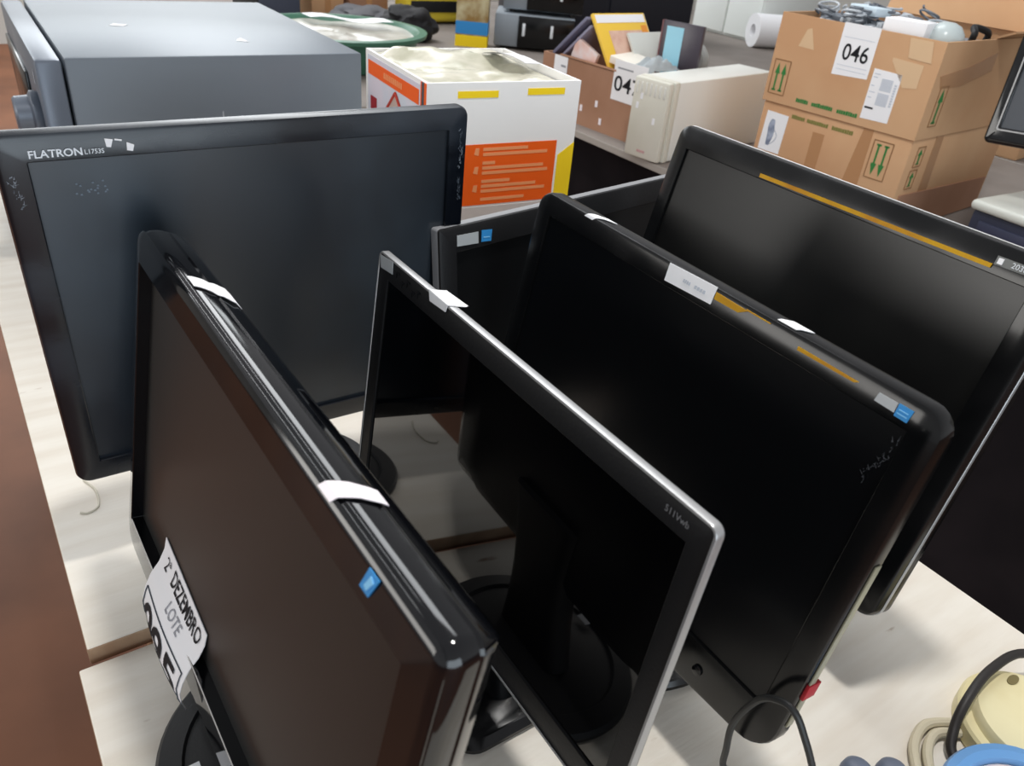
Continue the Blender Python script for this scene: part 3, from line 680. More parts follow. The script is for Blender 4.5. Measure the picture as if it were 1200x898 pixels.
def carton(name, label, loc, rot, w, d, h, m, open_top=False, th=0.006, group=None, flaps=()):
    """w along local y (the long front face at x = 0), d along local x"""
    t = thing(name, label, 'carton', loc, rot, group)
    bm = NB()
    if open_top:
        add_box(bm, (th / 2, w / 2, h / 2), (th, w, h)); add_box(bm, (d - th / 2, w / 2, h / 2), (th, w, h))
        add_box(bm, (d / 2, th / 2, h / 2), (d - 2 * th, th, h)); add_box(bm, (d / 2, w - th / 2, h / 2), (d - 2 * th, th, h)); add_box(bm, (d / 2, w / 2, th / 2), (d - 2 * th, w - 2 * th, th))
    else:
        add_box(bm, (d / 2, w / 2, h / 2), (d, w, h), 0.006)
    obj('carton_body', bm, m, t, smooth=not open_top)
    return t
def fpanel(t, name, m, pts, lift=0.0006, base=0.0, label=None):
    """panel on the x = 0 face; pts (s, z) with s measured from the far (left) end"""
    bm = NB(); quad_patch(bm, [(-base - 0.0001, y, z) for y, z in pts], (-1, 0, 0), lift); return obj(name, bm, m, t, smooth=False, label=label)
def spanel(t, name, m, pts, lift=0.0006, base=0.0, label=None):
    """panel on the y = 0 face (the side turned to the camera)"""
    bm = NB(); quad_patch(bm, [(x, -base - 0.0001, z) for x, z in pts], (0, -1, 0), lift); return obj(name, bm, m, t, smooth=False, label=label)
def arrow(bm, o, xd, zd, h, w, nd, up=True):
    o, xd, zd = Vector(o), Vector(xd), Vector(zd)
    s = 1 if up else -1
    P = lambda a, b: o + xd * a * w + zd * (h / 2 + s * (b - 0.5) * h)
    quad_patch(bm, [P(-0.5, 0.62), P(0.5, 0.62), P(0.0, 1.0)], nd, 0.0004)
    quad_patch(bm, [P(-0.16, 0.0), P(0.16, 0.0), P(0.16, 0.62), P(-0.16, 0.62)], nd, 0.0004)
    quad_patch(bm, [P(-0.4, 0.0), P(0.4, 0.0), P(0.4, 0.06), P(-0.4, 0.06)], nd, 0.0004)
def frame_bm(bm, pts, r=0.0012):
    for a, b in zip(pts, pts[1:] + pts[:1]): tube(bm, [a, b], r, 5, 1)

CL = (1.671, 0.906, 0.0); CR = 5.0 * D; CS = 0.85; CZ = 0.088
low = carton('shipping_carton', 'lower brown cardboard carton of the stack with downward green arrows', CL, CR, 0.446, 0.56, 0.146, M_card)
for ch in list(low.children): bpy.data.objects.remove(ch)
bm = NB(); add_box(bm, (0.28, 0.223, 0.0212), (0.56, 0.446, 0.2495), 0.006); obj('carton_body', bm, M_card, low)
upc = carton('shipping_carton', 'upper open cardboard carton with white 046 sheet, heaped with small grey parts', (CL[0] - 0.004, CL[1] - 0.002, 0.2127), CR, 0.452, 0.55, 0.226, M_card, True)
WU = 0.452
def Y(s): return WU - s          # s from the left (far) end
# 046 sheet hung over the rim
sh = fpanel(upc, 'number_sheet', M_white, [(Y(0.285), 0.110), (Y(0.185), 0.105), (Y(0.185), 0.229), (Y(0.285), 0.229)], label='white paper sheet printed 046')
b2 = text_bm('046', (-0.0009, Y(0.200), 0.143), (0, -1, 0), (0, 0, 1), 0.040, 0.072, 0.0003, 0.01); obj('number_lettering', b2, M_black_ink, sh, smooth=False)
bm = NB()
for z in (0.196, 0.130, 0.120):
    quad_patch(bm, [(-0.0009, Y(0.278), z), (-0.0009, Y(0.194), z), (-0.0009, Y(0.194), z + 0.0012), (-0.0009, Y(0.278), z + 0.0012)], (-1, 0, 0), 0.0003)
obj('printed_lines', bm, M_lightgrey_ink, sh, smooth=False)
# shipping label
sl = fpanel(upc, 'shipping_label', M_white, [(Y(0.372), 0.022), (Y(0.297), 0.020), (Y(0.297), 0.140), (Y(0.372), 0.138)], label='white shipping label with grey code blocks')
bm = NB()
for a, b, z0, z1 in ((0.325, 0.355, 0.093, 0.122), (0.325, 0.355, 0.058, 0.088), (0.361, 0.367, 0.060, 0.115)):
    n = 9
    for i in range(n):
        z = z0 + (z1 - z0) * i / n
        quad_patch(bm, [(-0.0009, Y(b), z), (-0.0009, Y(a), z), (-0.0009, Y(a), z + (z1 - z0) / n * 0.72), (-0.0009, Y(b), z + (z1 - z0) / n * 0.72)], (-1, 0, 0), 0.0003)
for z, a, b in ((0.128, 0.301, 0.318), (0.120, 0.301, 0.313), (0.100, 0.301, 0.310), (0.085, 0.301, 0.316), (0.072, 0.301, 0.311)):
    quad_patch(bm, [(-0.0009, Y(b), z), (-0.0009, Y(a), z), (-0.0009, Y(a), z + 0.002), (-0.0009, Y(b), z + 0.002)], (-1, 0, 0), 0.0003)
obj('printed_blocks', bm, M_lightgrey_ink, sl, smooth=False)
bm = NB(); quad_patch(bm, [(-0.0009, Y(0.324), 0.046), (-0.0009, Y(0.301), 0.046), (-0.0009, Y(0.301), 0.0505), (-0.0009, Y(0.324), 0.0505)], (-1, 0, 0), 0.0003); obj('printed_bar', bm, M_black_ink, sl, smooth=False)
# green arrows in a frame
def arrows_front(t, s0, s1, z0, z1, up=True):
    bm = NB()
    for s in (s0 + (s1 - s0) * 0.3, s0 + (s1 - s0) * 0.7): arrow(bm, (-0.0006, WU - s, z0 + 0.008), (0, -1, 0), (0, 0, 1), z1 - z0 - 0.016, (s1 - s0) * 0.30, (-1, 0, 0), up)
    obj('arrow_print', bm, M_green, t, smooth=False)
    bm = NB(); frame_bm(bm, [(-0.0006, WU - s0, z0), (-0.0006, WU - s1, z0), (-0.0006, WU - s1, z1), (-0.0006, WU - s0, z1)]); obj('arrow_frame', bm, M_brownink, t)
arrows_front(upc, 0.012, 0.062, 0.022, 0.110)
arrows_front(low, 0.355, 0.408, 0.030, 0.125, False)
def arrow_side(t, x0, x1, z0, z1):
    bm = NB(); arrow(bm, ((x0 + x1) / 2, -0.0006, z0 + 0.006), (1, 0, 0), (0, 0, 1), z1 - z0 - 0.012, (x1 - x0) * 0.6, (0, -1, 0)); obj('arrow_print', bm, M_green, t, smooth=False)
    bm = NB(); frame_bm(bm, [(x0, -0.0006, z0), (x1, -0.0006, z0), (x1, -0.0006, z1), (x0, -0.0006, z1)]); obj('arrow_frame', bm, M_brownink, t)
arrow_side(upc, 0.045, 0.085, 0.030, 0.125)
arrow_side(low, 0.040, 0.078, 0.075, 0.125); arrow_side(low, 0.036, 0.074, 0.018, 0.066)
def dashes(t, s0, s1, z, m, words=((0, 0.22), (0.26, 0.62), (0.67, 1.0)), h=0.011, slope=0.0):
    """row of short upright strokes reading as unreadable small print"""
    bm = NB()
    for a, b in words:
        x = a
        while x < b - 0.02:
            w = 0.022 + 0.012 * rnd.random(); sa = s0 + (s1 - s0) * x; sb = s0 + (s1 - s0) * min(x + w, b)
            quad_patch(bm, [(-0.0006, WU - sb, z), (-0.0006, WU - sa, z), (-0.0006, WU - sa, z + h * (0.75 + 0.25 * rnd.random())), (-0.0006, WU - sb, z + h * (0.75 + 0.25 * rnd.random()))], (-1, 0, 0), 0.0003)
            x += w + 0.006
    obj('green_print_line', bm, m, t, smooth=False)
dashes(upc, 0.105, 0.292, 0.016, M_green)
dashes(low, 0.105, 0.292, 0.118, M_dimgreen)
fpanel(upc, 'torn_patch', M_torn, [(Y(0.118), 0.150), (Y(0.070), 0.152), (Y(0.085), 0.195), (Y(0.098), 0.200)], label='pale torn patch in the cardboard')
fpanel(upc, 'tape_patch', M_torn, [(Y(0.430), 0.175), (Y(0.372), 0.178), (Y(0.362), 0.222), (Y(0.420), 0.222)], base=0.0005, label='pale torn tape')
fpanel(upc, 'tape_patch', M_torn, [(Y(0.415), 0.115), (Y(0.380), 0.110), (Y(0.335), 0.165), (Y(0.335), 0.172), (Y(0.415), 0.168)], label='pale torn tape')
# sheet with a grey figure on the lower carton
ps = fpanel(low, 'picture_sheet', M_white, [(Y(0.092), 0.014), (Y(0.022), 0.014), (Y(0.026), 0.122), (Y(0.096), 0.120)], label='white sheet printed with a grey tool-like picture')
M_picgrey = mat('blue_grey_print', (120, 130, 150), 0.7, 0.2, col2=(170, 178, 196), nscale=60)
bm = NB()
tube(bm, [(-0.0008, Y(0.052), 0.102), (-0.0008, Y(0.050), 0.085), (-0.0008, Y(0.052), 0.060), (-0.0008, Y(0.048), 0.030)], lambda f: 0.006 + 0.006 * math.sin(PI * f), 8, 6, 1.0)
tube(bm, [(-0.0008, Y(0.058), 0.078), (-0.0008, Y(0.072), 0.062), (-0.0008, Y(0.068), 0.046), (-0.0008, Y(0.054), 0.032)], 0.0035, 8)
for v in bm.verts: v.co.x = -0.0006 + (v.co.x + 0.0006) * 0.03
obj('picture_print', bm, M_picgrey, ps)
spanel(upc, 'packing_tape', M_tape, [(0.02, 0.150), (0.16, 0.165), (0.30, 0.195), (0.30, 0.150), (0.14, 0.120), (0.04, 0.120)], label='shiny strip of clear tape')
fpanel(low, 'packing_tape', M_tape, [(Y(0.215), 0.0), (Y(0.180), 0.0), (Y(0.180), 0.10), (Y(0.215), 0.10)], label='shiny strip of brown tape')
fpanel(low, 'packing_tape', M_tape, [(Y(0.345), 0.0), (Y(0.300), 0.0), (Y(0.318), 0.146), (Y(0.345), 0.146)], label='shiny strip of brown tape')
spanel(low, 'packing_tape', M_tape, [(0.12, 0.0), (0.17, 0.0), (0.16, 0.146), (0.12, 0.146)], label='shiny strip of clear tape')
# flap standing at the right rear of the upper carton
bm = NB(); add_box(bm, (0.40, 0.010, 0.2265), (0.27, 0.10, 0.005), 0.0, Matrix.Rotation(-24 * D, 3, 'X')); obj('flap', bm, M_card, upc, smooth=False)
bm = NB(); add_box(bm, (0.545, 0.226, 0.275), (0.005, 0.44, 0.10), 0.0, Matrix.Rotation(20 * D, 3, 'Y')); obj('flap', bm, M_card, upc, smooth=False)
spanel(low, 'flap', M_card2, [(0.02, -0.100), (0.54, -0.100), (0.54, -0.012), (0.02, 0.004)], 0.003, label='darker panel painting the shade low on the side')  # painted shade: darker panel added over the bottom of the side face
for root, dz in ((low, CZ), (upc, 0.0)):
    T = Matrix.Translation((0, 0, dz)) @ Matrix.Diagonal((CS, CS, CS, 1))
    for ch in root.children_recursive: ch.data.transform(T)
# heap of small parts in the upper carton
UM = ROOTM[upc] @ Matrix.Diagonal((CS, CS, CS, 1))
M_steel = mat('dull_steel', (150, 156, 164), 0.3, 0.5, metal=0.5)
M_ltgrey = mat('light_grey_plastic', (186, 192, 198), 0.35, 0.4)
M_midgrey = mat('mid_grey_plastic', (112, 118, 126), 0.4, 0.4)
# packing paper that carries the heap
def zh(u, v): return 0.188 + 0.02 * math.sin(PI * u) * math.sin(PI * v) + noise.noise(Vector((u * 7, v * 7, 2.0))) * 0.012
bm = crumple('p', 0.008, 0.54, 0.008, WU - 0.008, zh, 24, 24); bm.transform(UM)
tag(obj('packing_paper', bm, mat('grey_packing_paper', (136, 140, 146), 0.8, 0.2)), 'crumpled grey packing paper under the small parts in the upper carton', 'packing paper')
spots = []
for k in range(36):
    s = 0.03 + 0.28 * rnd.random(); x = 0.04 + 0.20 * rnd.random()
    spots.append((x, Y(s)))
spots += [(0.06 + 0.03 * i, Y(0.10 + 0.045 * ((i * 3) % 7))) for i in range(8)]
def zat(x, y): return zh((x - 0.008) / 0.532, (y - 0.008) / (WU - 0.016))
for k, (x, y) in enumerate(spots):
    bm = NB(); kind = k % 3; R3 = Matrix.Rotation(rnd.random() * 6.28, 4, 'Z') @ Matrix.Rotation(rnd.uniform(-0.5, 0.5), 4, 'X')
    if kind == 0:
        lathe(bm, [(0.010, -0.022), (0.011, -0.02), (0.011, 0.004), (0.007, 0.006), (0.007, 0.022), (0.005, 0.023)], 14)
        bm.transform(Matrix.Rotation(80 * D, 4, 'Y')); nm, lb, ct = 'metal_fitting', 'small steel fitting in the heap inside the upper carton', 'fitting'; mm = M_steel
    elif kind == 1:
        add_box(bm, (0, 0, 0), (0.040, 0.026, 0.020), 0.003); add_box(bm, (0.026, 0, 0), (0.016, 0.012, 0.010), 0.001)
        nm, lb, ct = 'plug_connector', 'small grey plug in the heap inside the upper carton', 'plug'; mm = M_ltgrey if k % 2 else M_midgrey
    else:
        tube(bm, [(0.03 * math.cos(a) * (1 + 0.1 * a / 6), 0.022 * math.sin(a), 0.002 * a) for a in [i * 0.8 for i in range(14)]], 0.003, 7, 4)
        nm, lb, ct = 'cable_coil', 'small grey cable coil in the heap inside the upper carton', 'cable'; mm = M_midgrey if k % 2 else M_ltgrey
    bm.transform(UM @ Matrix.Translation((x, y, zat(x, y) + 0.020 + 0.010 * (k % 3))) @ R3)
    tag(obj(nm, bm, mm), lb, ct, {'metal_fitting': 'steel fittings heaped in the upper carton', 'plug_connector': 'grey plugs heaped in the upper carton', 'cable_coil': 'cable coils heaped in the upper carton'}[nm])
bm = NB(); add_box(bm, (0, 0, 0), (0.07, 0.105, 0.045), 0.002); bm.transform(UM @ Matrix.Translation((0.056, Y(0.325), 0.232)) @ Matrix.Rotation(4 * D, 4, 'Z'))
tag(obj('small_box', bm, M_white), 'small white box standing at the rim of the upper carton', 'box')
bm = NB(); add_box(bm, (0, 0, 0), (0.10, 0.05, 0.02), 0.002); bm.transform(UM @ Matrix.Translation((0.13, Y(0.17), 0.252)) @ Matrix.Rotation(70 * D, 4, 'Z'))
tag(obj('small_box', bm, mat('pale_blue_card', (206, 222, 232), 0.6, 0.3)), 'flat pale blue box on the heap in the upper carton', 'box')
bm = NB(); lathe(bm, [(0.046, -0.02), (0.046, 0.0), (0.042, 0.018), (0.030, 0.034), (0.014, 0.041), (0.003, 0.042)], 28); bm.transform(UM @ Matrix.Translation((0.10, Y(0.395), 0.218)))
tag(obj('plastic_dome', bm, mat('cloudy_grey_dome', (190, 200, 200), 0.25, 0.5)), 'cloudy grey plastic dome beside the small white box in the carton', 'dome')
bm = NB(); tube(bm, [(0.18, Y(0.425), 0.215), (0.175, Y(0.43), 0.238), (0.21, Y(0.41), 0.248), (0.25, Y(0.43), 0.238), (0.26, Y(0.425), 0.215)], 0.008, 10); bm.transform(UM)
tag(obj('black_hose', bm, M_matte), 'short black hose behind the grey dome in the upper carton', 'hose')

# further cartons behind
bk = carton('shipping_carton', 'brown carton with dark print standing behind the stacked cartons', (2.745, 1.15, 0.0), 7 * D, 0.46, 0.4, 0.42, M_card)
WU = 0.46
b2 = text_bm('M', (-0.0006, 0.02, 0.345), (0, -1, 0), (0, 0, 1), 0.03, None, 0.0003, 0.02); b2.transform(Matrix.Translation((0, 0.02, 0))); obj('lettering', b2, M_brownink, bk, smooth=False)
bm = NB()
for i in range(5): quad_patch(bm, [(-0.0006, 0.10 - i * 0.017, 0.385), (-0.0006, 0.113 - i * 0.017, 0.385), (-0.0006, 0.113 - i * 0.017, 0.400), (-0.0006, 0.10 - i * 0.017, 0.400)], (-1, 0, 0), 0.0003)
obj('print_marks', bm, M_brownink, bk, smooth=False)

# ------------------------------------------------------------------ open box of magazines, lot 04
WU = 0.40
mb = carton('open_box', 'open cardboard box of magazines with a paper sheet numbered 04', (1.600, 1.695, 0.0), 4 * D, 0.40, 0.36, 0.175, M_card2, True, 0.005)
MBM = ROOTM[mb]
sh = fpanel(mb, 'number_sheet', M_white, [(-0.040, 0.103), (0.088, 0.103), (0.088, 0.210), (-0.040, 0.210)], base=0.001, label='white paper sheet printed 04')
b2 = text_bm('047', (-0.0019, 0.081, 0.128), (0, -1, 0), (0, 0, 1), 0.042, 0.104, 0.0003, 0.01); obj('number_lettering', b2, M_black_ink, sh, smooth=False)
bm = NB(); quad_patch(bm, [(-0.0019, 0.014, 0.188), (-0.0019, 0.074, 0.188), (-0.0019, 0.074, 0.192), (-0.0019, 0.014, 0.192)], (-1, 0, 0), 0.0003); obj('printed_line', bm, M_grey_ink, sh, smooth=False)
s2 = fpanel(mb, 'paper_slip', M_white, [(0.285, 0.130), (0.345, 0.130), (0.345, 0.176), (0.285, 0.176)], base=0.001, label='small white paper slip')
bm = NB(); quad_patch(bm, [(-0.0019, 0.291, 0.146), (-0.0019, 0.313, 0.146), (-0.0019, 0.313, 0.152), (-0.0019, 0.291, 0.152)], (-1, 0, 0), 0.0003); obj('printed_line', bm, M_grey_ink, s2, smooth=False)
fpanel(mb, 'green_print', M_green, [(0.27, 0.012), (0.30, 0.012), (0.30, 0.026), (0.27, 0.026)])
for y, z in ((0.262, 0.105), (0.142, 0.075), (0.118, 0.030), (0.205, 0.05)):
    bm = NB(); add_box(bm, (-0.0008, y, z), (0.0012, 0.010, 0.018)); obj('paper_residue', bm, M_pinkpaper, mb, smooth=False, label='white paper scrap')
bm = NB(); add_box(bm, (0.012, 0.20, 0.177), (0.03, 0.24, 0.005), 0, Matrix.Rotation(12 * D, 3, 'Y')); obj('flap', bm, M_card2, mb, smooth=False)
def mag(label, c, size, rot, m, m2=None, name='magazine', cat='magazine', art=None):
    """thin closed magazine: cover block, page block showing at the edges"""
    root = tag(obj(name, add_box(NB(), (0, 0, 0), size, 0.0012), m), label, cat)
    root.matrix_world = MBM @ Matrix.Translation((c[0], c[1], c[2] + 0.020)) @ rot
    if m2: obj('pages', add_box(NB(), (0.002, 0.0, 0), (size[0] + 0.0005, size[1] - 0.002, size[2] - 0.003)), m2, root, smooth=False)
    if art:
        for (u0, v0, u1, v1, am) in art:
            bm = NB(); z = size[2] / 2 + 0.0004
            quad_patch(bm, [(u0 * size[0] / 2, v0 * size[1] / 2, z), (u1 * size[0] / 2, v0 * size[1] / 2, z), (u1 * size[0] / 2, v1 * size[1] / 2, z), (u0 * size[0] / 2, v1 * size[1] / 2, z)], (0, 0, 1), 0.0004)
            obj('cover_print', bm, am, root, smooth=False)
    return root
RX = lambda a: Matrix.Rotation(a * D, 4, 'X'); RY = lambda a: Matrix.Rotation(a * D, 4, 'Y'); RZ = lambda a: Matrix.Rotation(a * D, 4, 'Z')
M_cov1 = mat('blue_grey_cover', (112, 112, 134), 0.4, 0.4); M_cov2 = mat('yellow_cover', (238, 196, 70), 0.4, 0.4); M_pages = mat('page_edges', (226, 220, 208), 0.8, 0.2)
M_cov3 = mat('peach_cover_print', (226, 190, 170), 0.4, 0.4, col2=(214, 170, 150), nscale=30); M_cov4 = mat('orange_cover_print', (232, 150, 60), 0.4, 0.4)
mag('blue-grey magazine leaning left as half of the tent in the open box', (0.125, 0.310, 0.212), (0.22, 0.175, 0.010), RX(-42), M_cov1, M_pages)
mag('thin lilac magazine leaning just under the blue-grey one in the open box', (0.125, 0.290, 0.200), (0.20, 0.150, 0.008), RX(-42), mat('lilac_cover', (150, 148, 170), 0.4, 0.4), M_pages)
mag('yellow magazine with peach picture leaning right as half of the tent', (0.130, 0.178, 0.205), (0.21, 0.195, 0.010), RX(52), M_cov2, M_pages,
    art=[(-0.6, -0.9, 0.7, 0.45, M_cov3), (0.72, -0.9, 0.95, 0.6, M_cov4), (-0.95, 0.7, 0.95, 0.95, M_white)])
mag('slim grey-white booklet behind the yellow magazine', (0.20, 0.132, 0.180), (0.16, 0.15, 0.008), RX(52), mat('pale_grey_cover', (204, 206, 200), 0.4, 0.4), M_pages)
mag('white booklet with orange edge lying flat at the rim near the number sheet', (0.085, 0.105, 0.176), (0.11, 0.085, 0.020), RX(8) @ RZ(10), mat('white_cover', (238, 232, 220), 0.4, 0.4), M_cov4)
mag('pink and white booklet standing inside the tent of magazines', (0.012 + 0.02, 0.255, 0.150), (0.012, 0.10, 0.10), RX(20), mat('pink_white_cover', (226, 214, 214), 0.4, 0.4, col2=(224, 160, 130), nscale=12))
dv = mag('dark disc case with light blue cover standing upright in the open box', (0.20, 0.035, 0.195), (0.014, 0.130, 0.185), RZ(12), mat('dark_case', (66, 60, 70), 0.3, 0.5), None, 'disc_case', 'disc case')
bm = NB(); quad_patch(bm, [(-0.0076, 0.050, -0.085), (-0.0076, -0.005, -0.085), (-0.0076, -0.005, 0.080), (-0.0076, 0.050, 0.080)], (-1, 0, 0), 0.0006); obj('cover_print', bm, mat('light_blue_cover', (150, 206, 226), 0.35, 0.5), dv, smooth=False)
bm = NB(); add_box(bm, (0, 0.066, 0), (0.016, 0.005, 0.186)); obj('spine', bm, mat('maroon_spine', (110, 70, 74), 0.4, 0.4), dv, smooth=False)
def zb(u, v): return 0.162 + 0.035 * math.sin(PI * u) * math.sin(PI * v) + noise.noise(Vector((u * 6, v * 6, 8.0))) * 0.016
bm = crumple('b', 0.015, 0.180, 0.008, 0.056, zb, 20, 20); bm.transform(MBM @ Matrix.Translation((0, 0.0, 0.025)))
tag(obj('plastic_bag', bm, mat('milky_bag', (186, 194, 198), 0.25, 0.5)), 'crumpled milky plastic bag in front of the disc case', 'plastic bag')
bm = NB(); tube(bm, [(0.325, 0.08, 0.16), (0.325, 0.085, 0.205), (0.315, 0.065, 0.235), (0.32, 0.04, 0.21), (0.325, 0.045, 0.17)], 0.014, 10); bm.transform(MBM)
tag(obj('grey_hose', bm, mat('pale_grey_hose', (160, 162, 160), 0.4, 0.4)), 'bent pale grey hose behind the disc case', 'hose')

# ------------------------------------------------------------------ blue desktop computer with a monitor on it, right edge
PX, PY = 1.655, 0.735
t = thing('desktop_computer', 'dark blue desktop computer with cream top by the cartons, under the tilted monitor', 'computer', (PX, PY, 0.0), -3 * D)
M_navy = mat('navy_case', (38, 42, 60), 0.45, 0.4); M_ivory = mat('ivory_plastic', (204, 206, 198), 0.4, 0.4)
bm = NB(); add_box(bm, (0.20, -0.21, 0.065), (0.40, 0.41, 0.124), 0.005); obj('case', bm, M_navy, t)
bm = NB(); add_box(bm, (0.20, -0.21, 0.137), (0.415, 0.425, 0.020), 0.008, seg=3); obj('top_cover', bm, M_ivory, t, label='cream top cover')
for k in range(2):
    bm = NB(); add_box(bm, (-0.0015, -0.09 - 0.17 * k, 0.095), (0.006, 0.13, 0.030), 0.002); obj('drive_front', bm, mat('navy_front', (50, 54, 74), 0.4, 0.4), t)
bm = NB(); quad_patch(bm, [(-0.0006, -0.025, 0.060), (-0.0006, -0.052, 0.052), (-0.0006, -0.048, 0.082), (-0.0006, -0.030, 0.086)], (-1, 0, 0), 0.0006); obj('paper_sticker', bm, M_white, t, smooth=False, label='white paper sticker')
hG = Head(1.700, 0.575, 0.262, -82, 12, 4.0)
mG = monitor('grey-screened monitor with glossy bezel standing on the dark blue computer', hG,
             (-0.20, 0.20, 0.0, 0.27), (-0.178, 0.178, 0.030, 0.250), 0.010, 0.005, 0.026, 0.03,
             (M_gloss, mat('grey_blank_screen', (70, 74, 80), 0.35, 0.5), M_back, M_matte), dict(at=(1.80, 0.565, 0.1472), r=(0.085, 0.095), h=0.018), group='monitors on the display table')
bm = NB(); og = (-0.184, 0.184, 0.024, 0.256)
loft(bm, [rring(*og, 0.004, -0.0002), rring(*shrink(og, 0.0003), 0.004, -0.0012), rring(*shrink(og, 0.0028), 0.003, -0.0012), rring(*shrink(og, 0.0031), 0.003, -0.0002)])
hG.part('silver_inlay', bm, M_silver, mG, label='thin silver line around the screen')

# ------------------------------------------------------------------ things on the far tables
t = thing('plastic_basin', 'round green-rimmed basin filled with grey plastic behind the grey appliance', 'basin', (1.24, 2.88, 0.0))
M_bgreen = mat('dark_green_plastic', (64, 110, 88), 0.4, 0.4)
bm = NB(); prof = [(0.22, 0.0), (0.24, 0.004), (0.285, 0.10), (0.31, 0.106), (0.312, 0.118), (0.285, 0.120), (0.275, 0.112), (0.232, 0.012), (0.05, 0.010)]
lathe(bm, prof, 48); obj('bowl', bm, M_bgreen, t)
def zq(a, r): return 0.100 + noise.noise(Vector((a * 1.3, r * 9, 3.3))) * 0.016
bm = NB(); rings = [[(r * math.cos(2 * PI * i / 40), r * math.sin(2 * PI * i / 40), zq(math.cos(2 * PI * i / 40) * 2 + math.sin(2 * PI * i / 40), r)) for i in range(40)] for r in (0.272, 0.23, 0.18, 0.13, 0.08, 0.03)]
loft(bm, rings, cap1=True); obj('plastic_lining', bm, mat('greyish_beige_plastic', (170, 166, 156), 0.25, 0.5, col2=(196, 192, 182), nscale=10), t, label='greyish crumpled plastic filling')
bm = NB(); rows = [[(1.20 + 0.26 * i / 8, 3.14 - 0.16 * i / 8 - 0.09 * j, 0.125 + 0.006 * math.sin(i)) for j in range(2)] for i in range(9)]
loft(bm, rows, closed=False); loft(bm, [[(p[0], p[1], p[2] - 0.001) for p in r] for r in rows], closed=False)
tag(obj('torn_paper', bm, M_white), 'white paper sheet lying across the rim of the green basin', 'paper')
for (nm, lb, c, s, m, ct) in (
    ('cardboard_box', 'pale brown cardboard box standing at the far end behind the green basin', (1.60, 3.95, 0.15), (0.16, 0.2, 0.30), M_card, 'box'),
    ('cardboard_box', 'second brown cardboard box right of the first behind the green basin', (1.80, 3.93, 0.15), (0.20, 0.2, 0.30), M_card2, 'box')):
    x = thing(nm, lb, ct, (c[0], c[1], 0.0)); bm = NB(); add_box(bm, (0, 0, s[2] / 2), s, 0.004); obj('carton_body', bm, m, x)
    bm = NB(); add_box(bm, (0, -s[1] / 2 - 0.0006, s[2] * 0.5), (0.03, 0.001, s[2] * 0.98)); obj('packing_tape', bm, M_tape, x)
x = thing('computer_tower', 'black computer tower behind the grey appliance at the far end', 'computer', (1.32, 3.90, 0.0))
bm = NB(); add_box(bm, (0, 0, 0.17), (0.19, 0.36, 0.34), 0.006); obj('case', bm, M_matte, x)
bm = NB(); add_box(bm, (0.0, -0.184, 0.17), (0.18, 0.012, 0.33), 0.004); obj('front_panel', bm, mat('blue_grey_panel', (70, 76, 92), 0.4, 0.4), x)
bm = NB(); add_box(bm, (0.105, 0.0, 0.17), (0.006, 0.3, 0.3), 0.002); obj('side_panel', bm, M_grey, x)
# black bag with yellow tool case behind
def blob(c, r, seed, amp=0.25, sq=1.0):
    bm = NB(); bmesh.ops.create_icosphere(bm, subdivisions=4, radius=1.0)
    for v in bm.verts:
        d = v.co.normalized(); k = 1 + amp * noise.noise(d * 1.7 + Vector((seed, 0, 0))) + amp * 0.5 * noise.noise(d * 4.5 + Vector((0, seed, 0)))
        v.co = Vector((c[0] + d.x * r[0] * k, c[1] + d.y * r[1] * k, max(c[2] + d.z * r[2] * k, 0.001)))
    return bm
tag(obj('black_bag', blob((1.72, 3.27, 0.06), (0.12, 0.10, 0.08), 2.0), mat('black_nylon', (30, 29, 31), 0.7, 0.3)), 'crumpled black bag left of the yellow and blue box', 'bag')
tag(obj('grey_bag', blob((1.66, 3.60, 0.035), (0.16, 0.11, 0.055), 5.0), mat('grey_nylon', (92, 92, 96), 0.7, 0.3)), 'crumpled dark grey bag behind the black bag', 'bag')
x = thing('tool_case', 'yellow and black tool case behind the black bag', 'tool case', (2.08, 3.72, 0.0))
M_ycase = mat('yellow_case_plastic', (224, 200, 60), 0.4, 0.4)
bm = NB(); add_box(bm, (0, 0, 0.15), (0.34, 0.14, 0.28), 0.02, seg=3); obj('shell', bm, M_ycase, x)
bm = NB(); tube(bm, [(-0.08, 0, 0.285), (-0.07, 0, 0.32), (0.07, 0, 0.32), (0.08, 0, 0.285)], 0.012, 10); obj('handle', bm, M_matte, x)
for dx in (-0.1, 0.1):
    bm = NB(); add_box(bm, (dx, -0.074, 0.2), (0.05, 0.02, 0.06), 0.005); obj('latch', bm, M_matte, x)
bm = NB(); add_box(bm, (0, -0.072, 0.08), (0.30, 0.008, 0.05), 0.003); obj('dark_band', bm, M_matte, x)
x = thing('product_box', 'narrow product box with yellow and blue bands left of the silver and black units', 'box', (1.93, 3.10, 0.0), -36 * D)
bm = NB(); add_box(bm, (0, 0.05, 0.16), (0.135, 0.10, 0.32), 0.002); obj('carton_body', bm, mat('olive_picture_print', (150, 120, 70), 0.5, 0.3, col2=(196, 186, 150), nscale=14), x)
for z0, z1, m in ((0.0, 0.045, M_yel), (0.05, 0.10, M_blue), (0.205, 0.225, M_blue), (0.245, 0.321, M_yel)):
    bm = NB(); add_box(bm, (0, 0.05, (z0 + z1) / 2), (0.137, 0.102, z1 - z0)); obj('printed_band', bm, m, x, smooth=False)
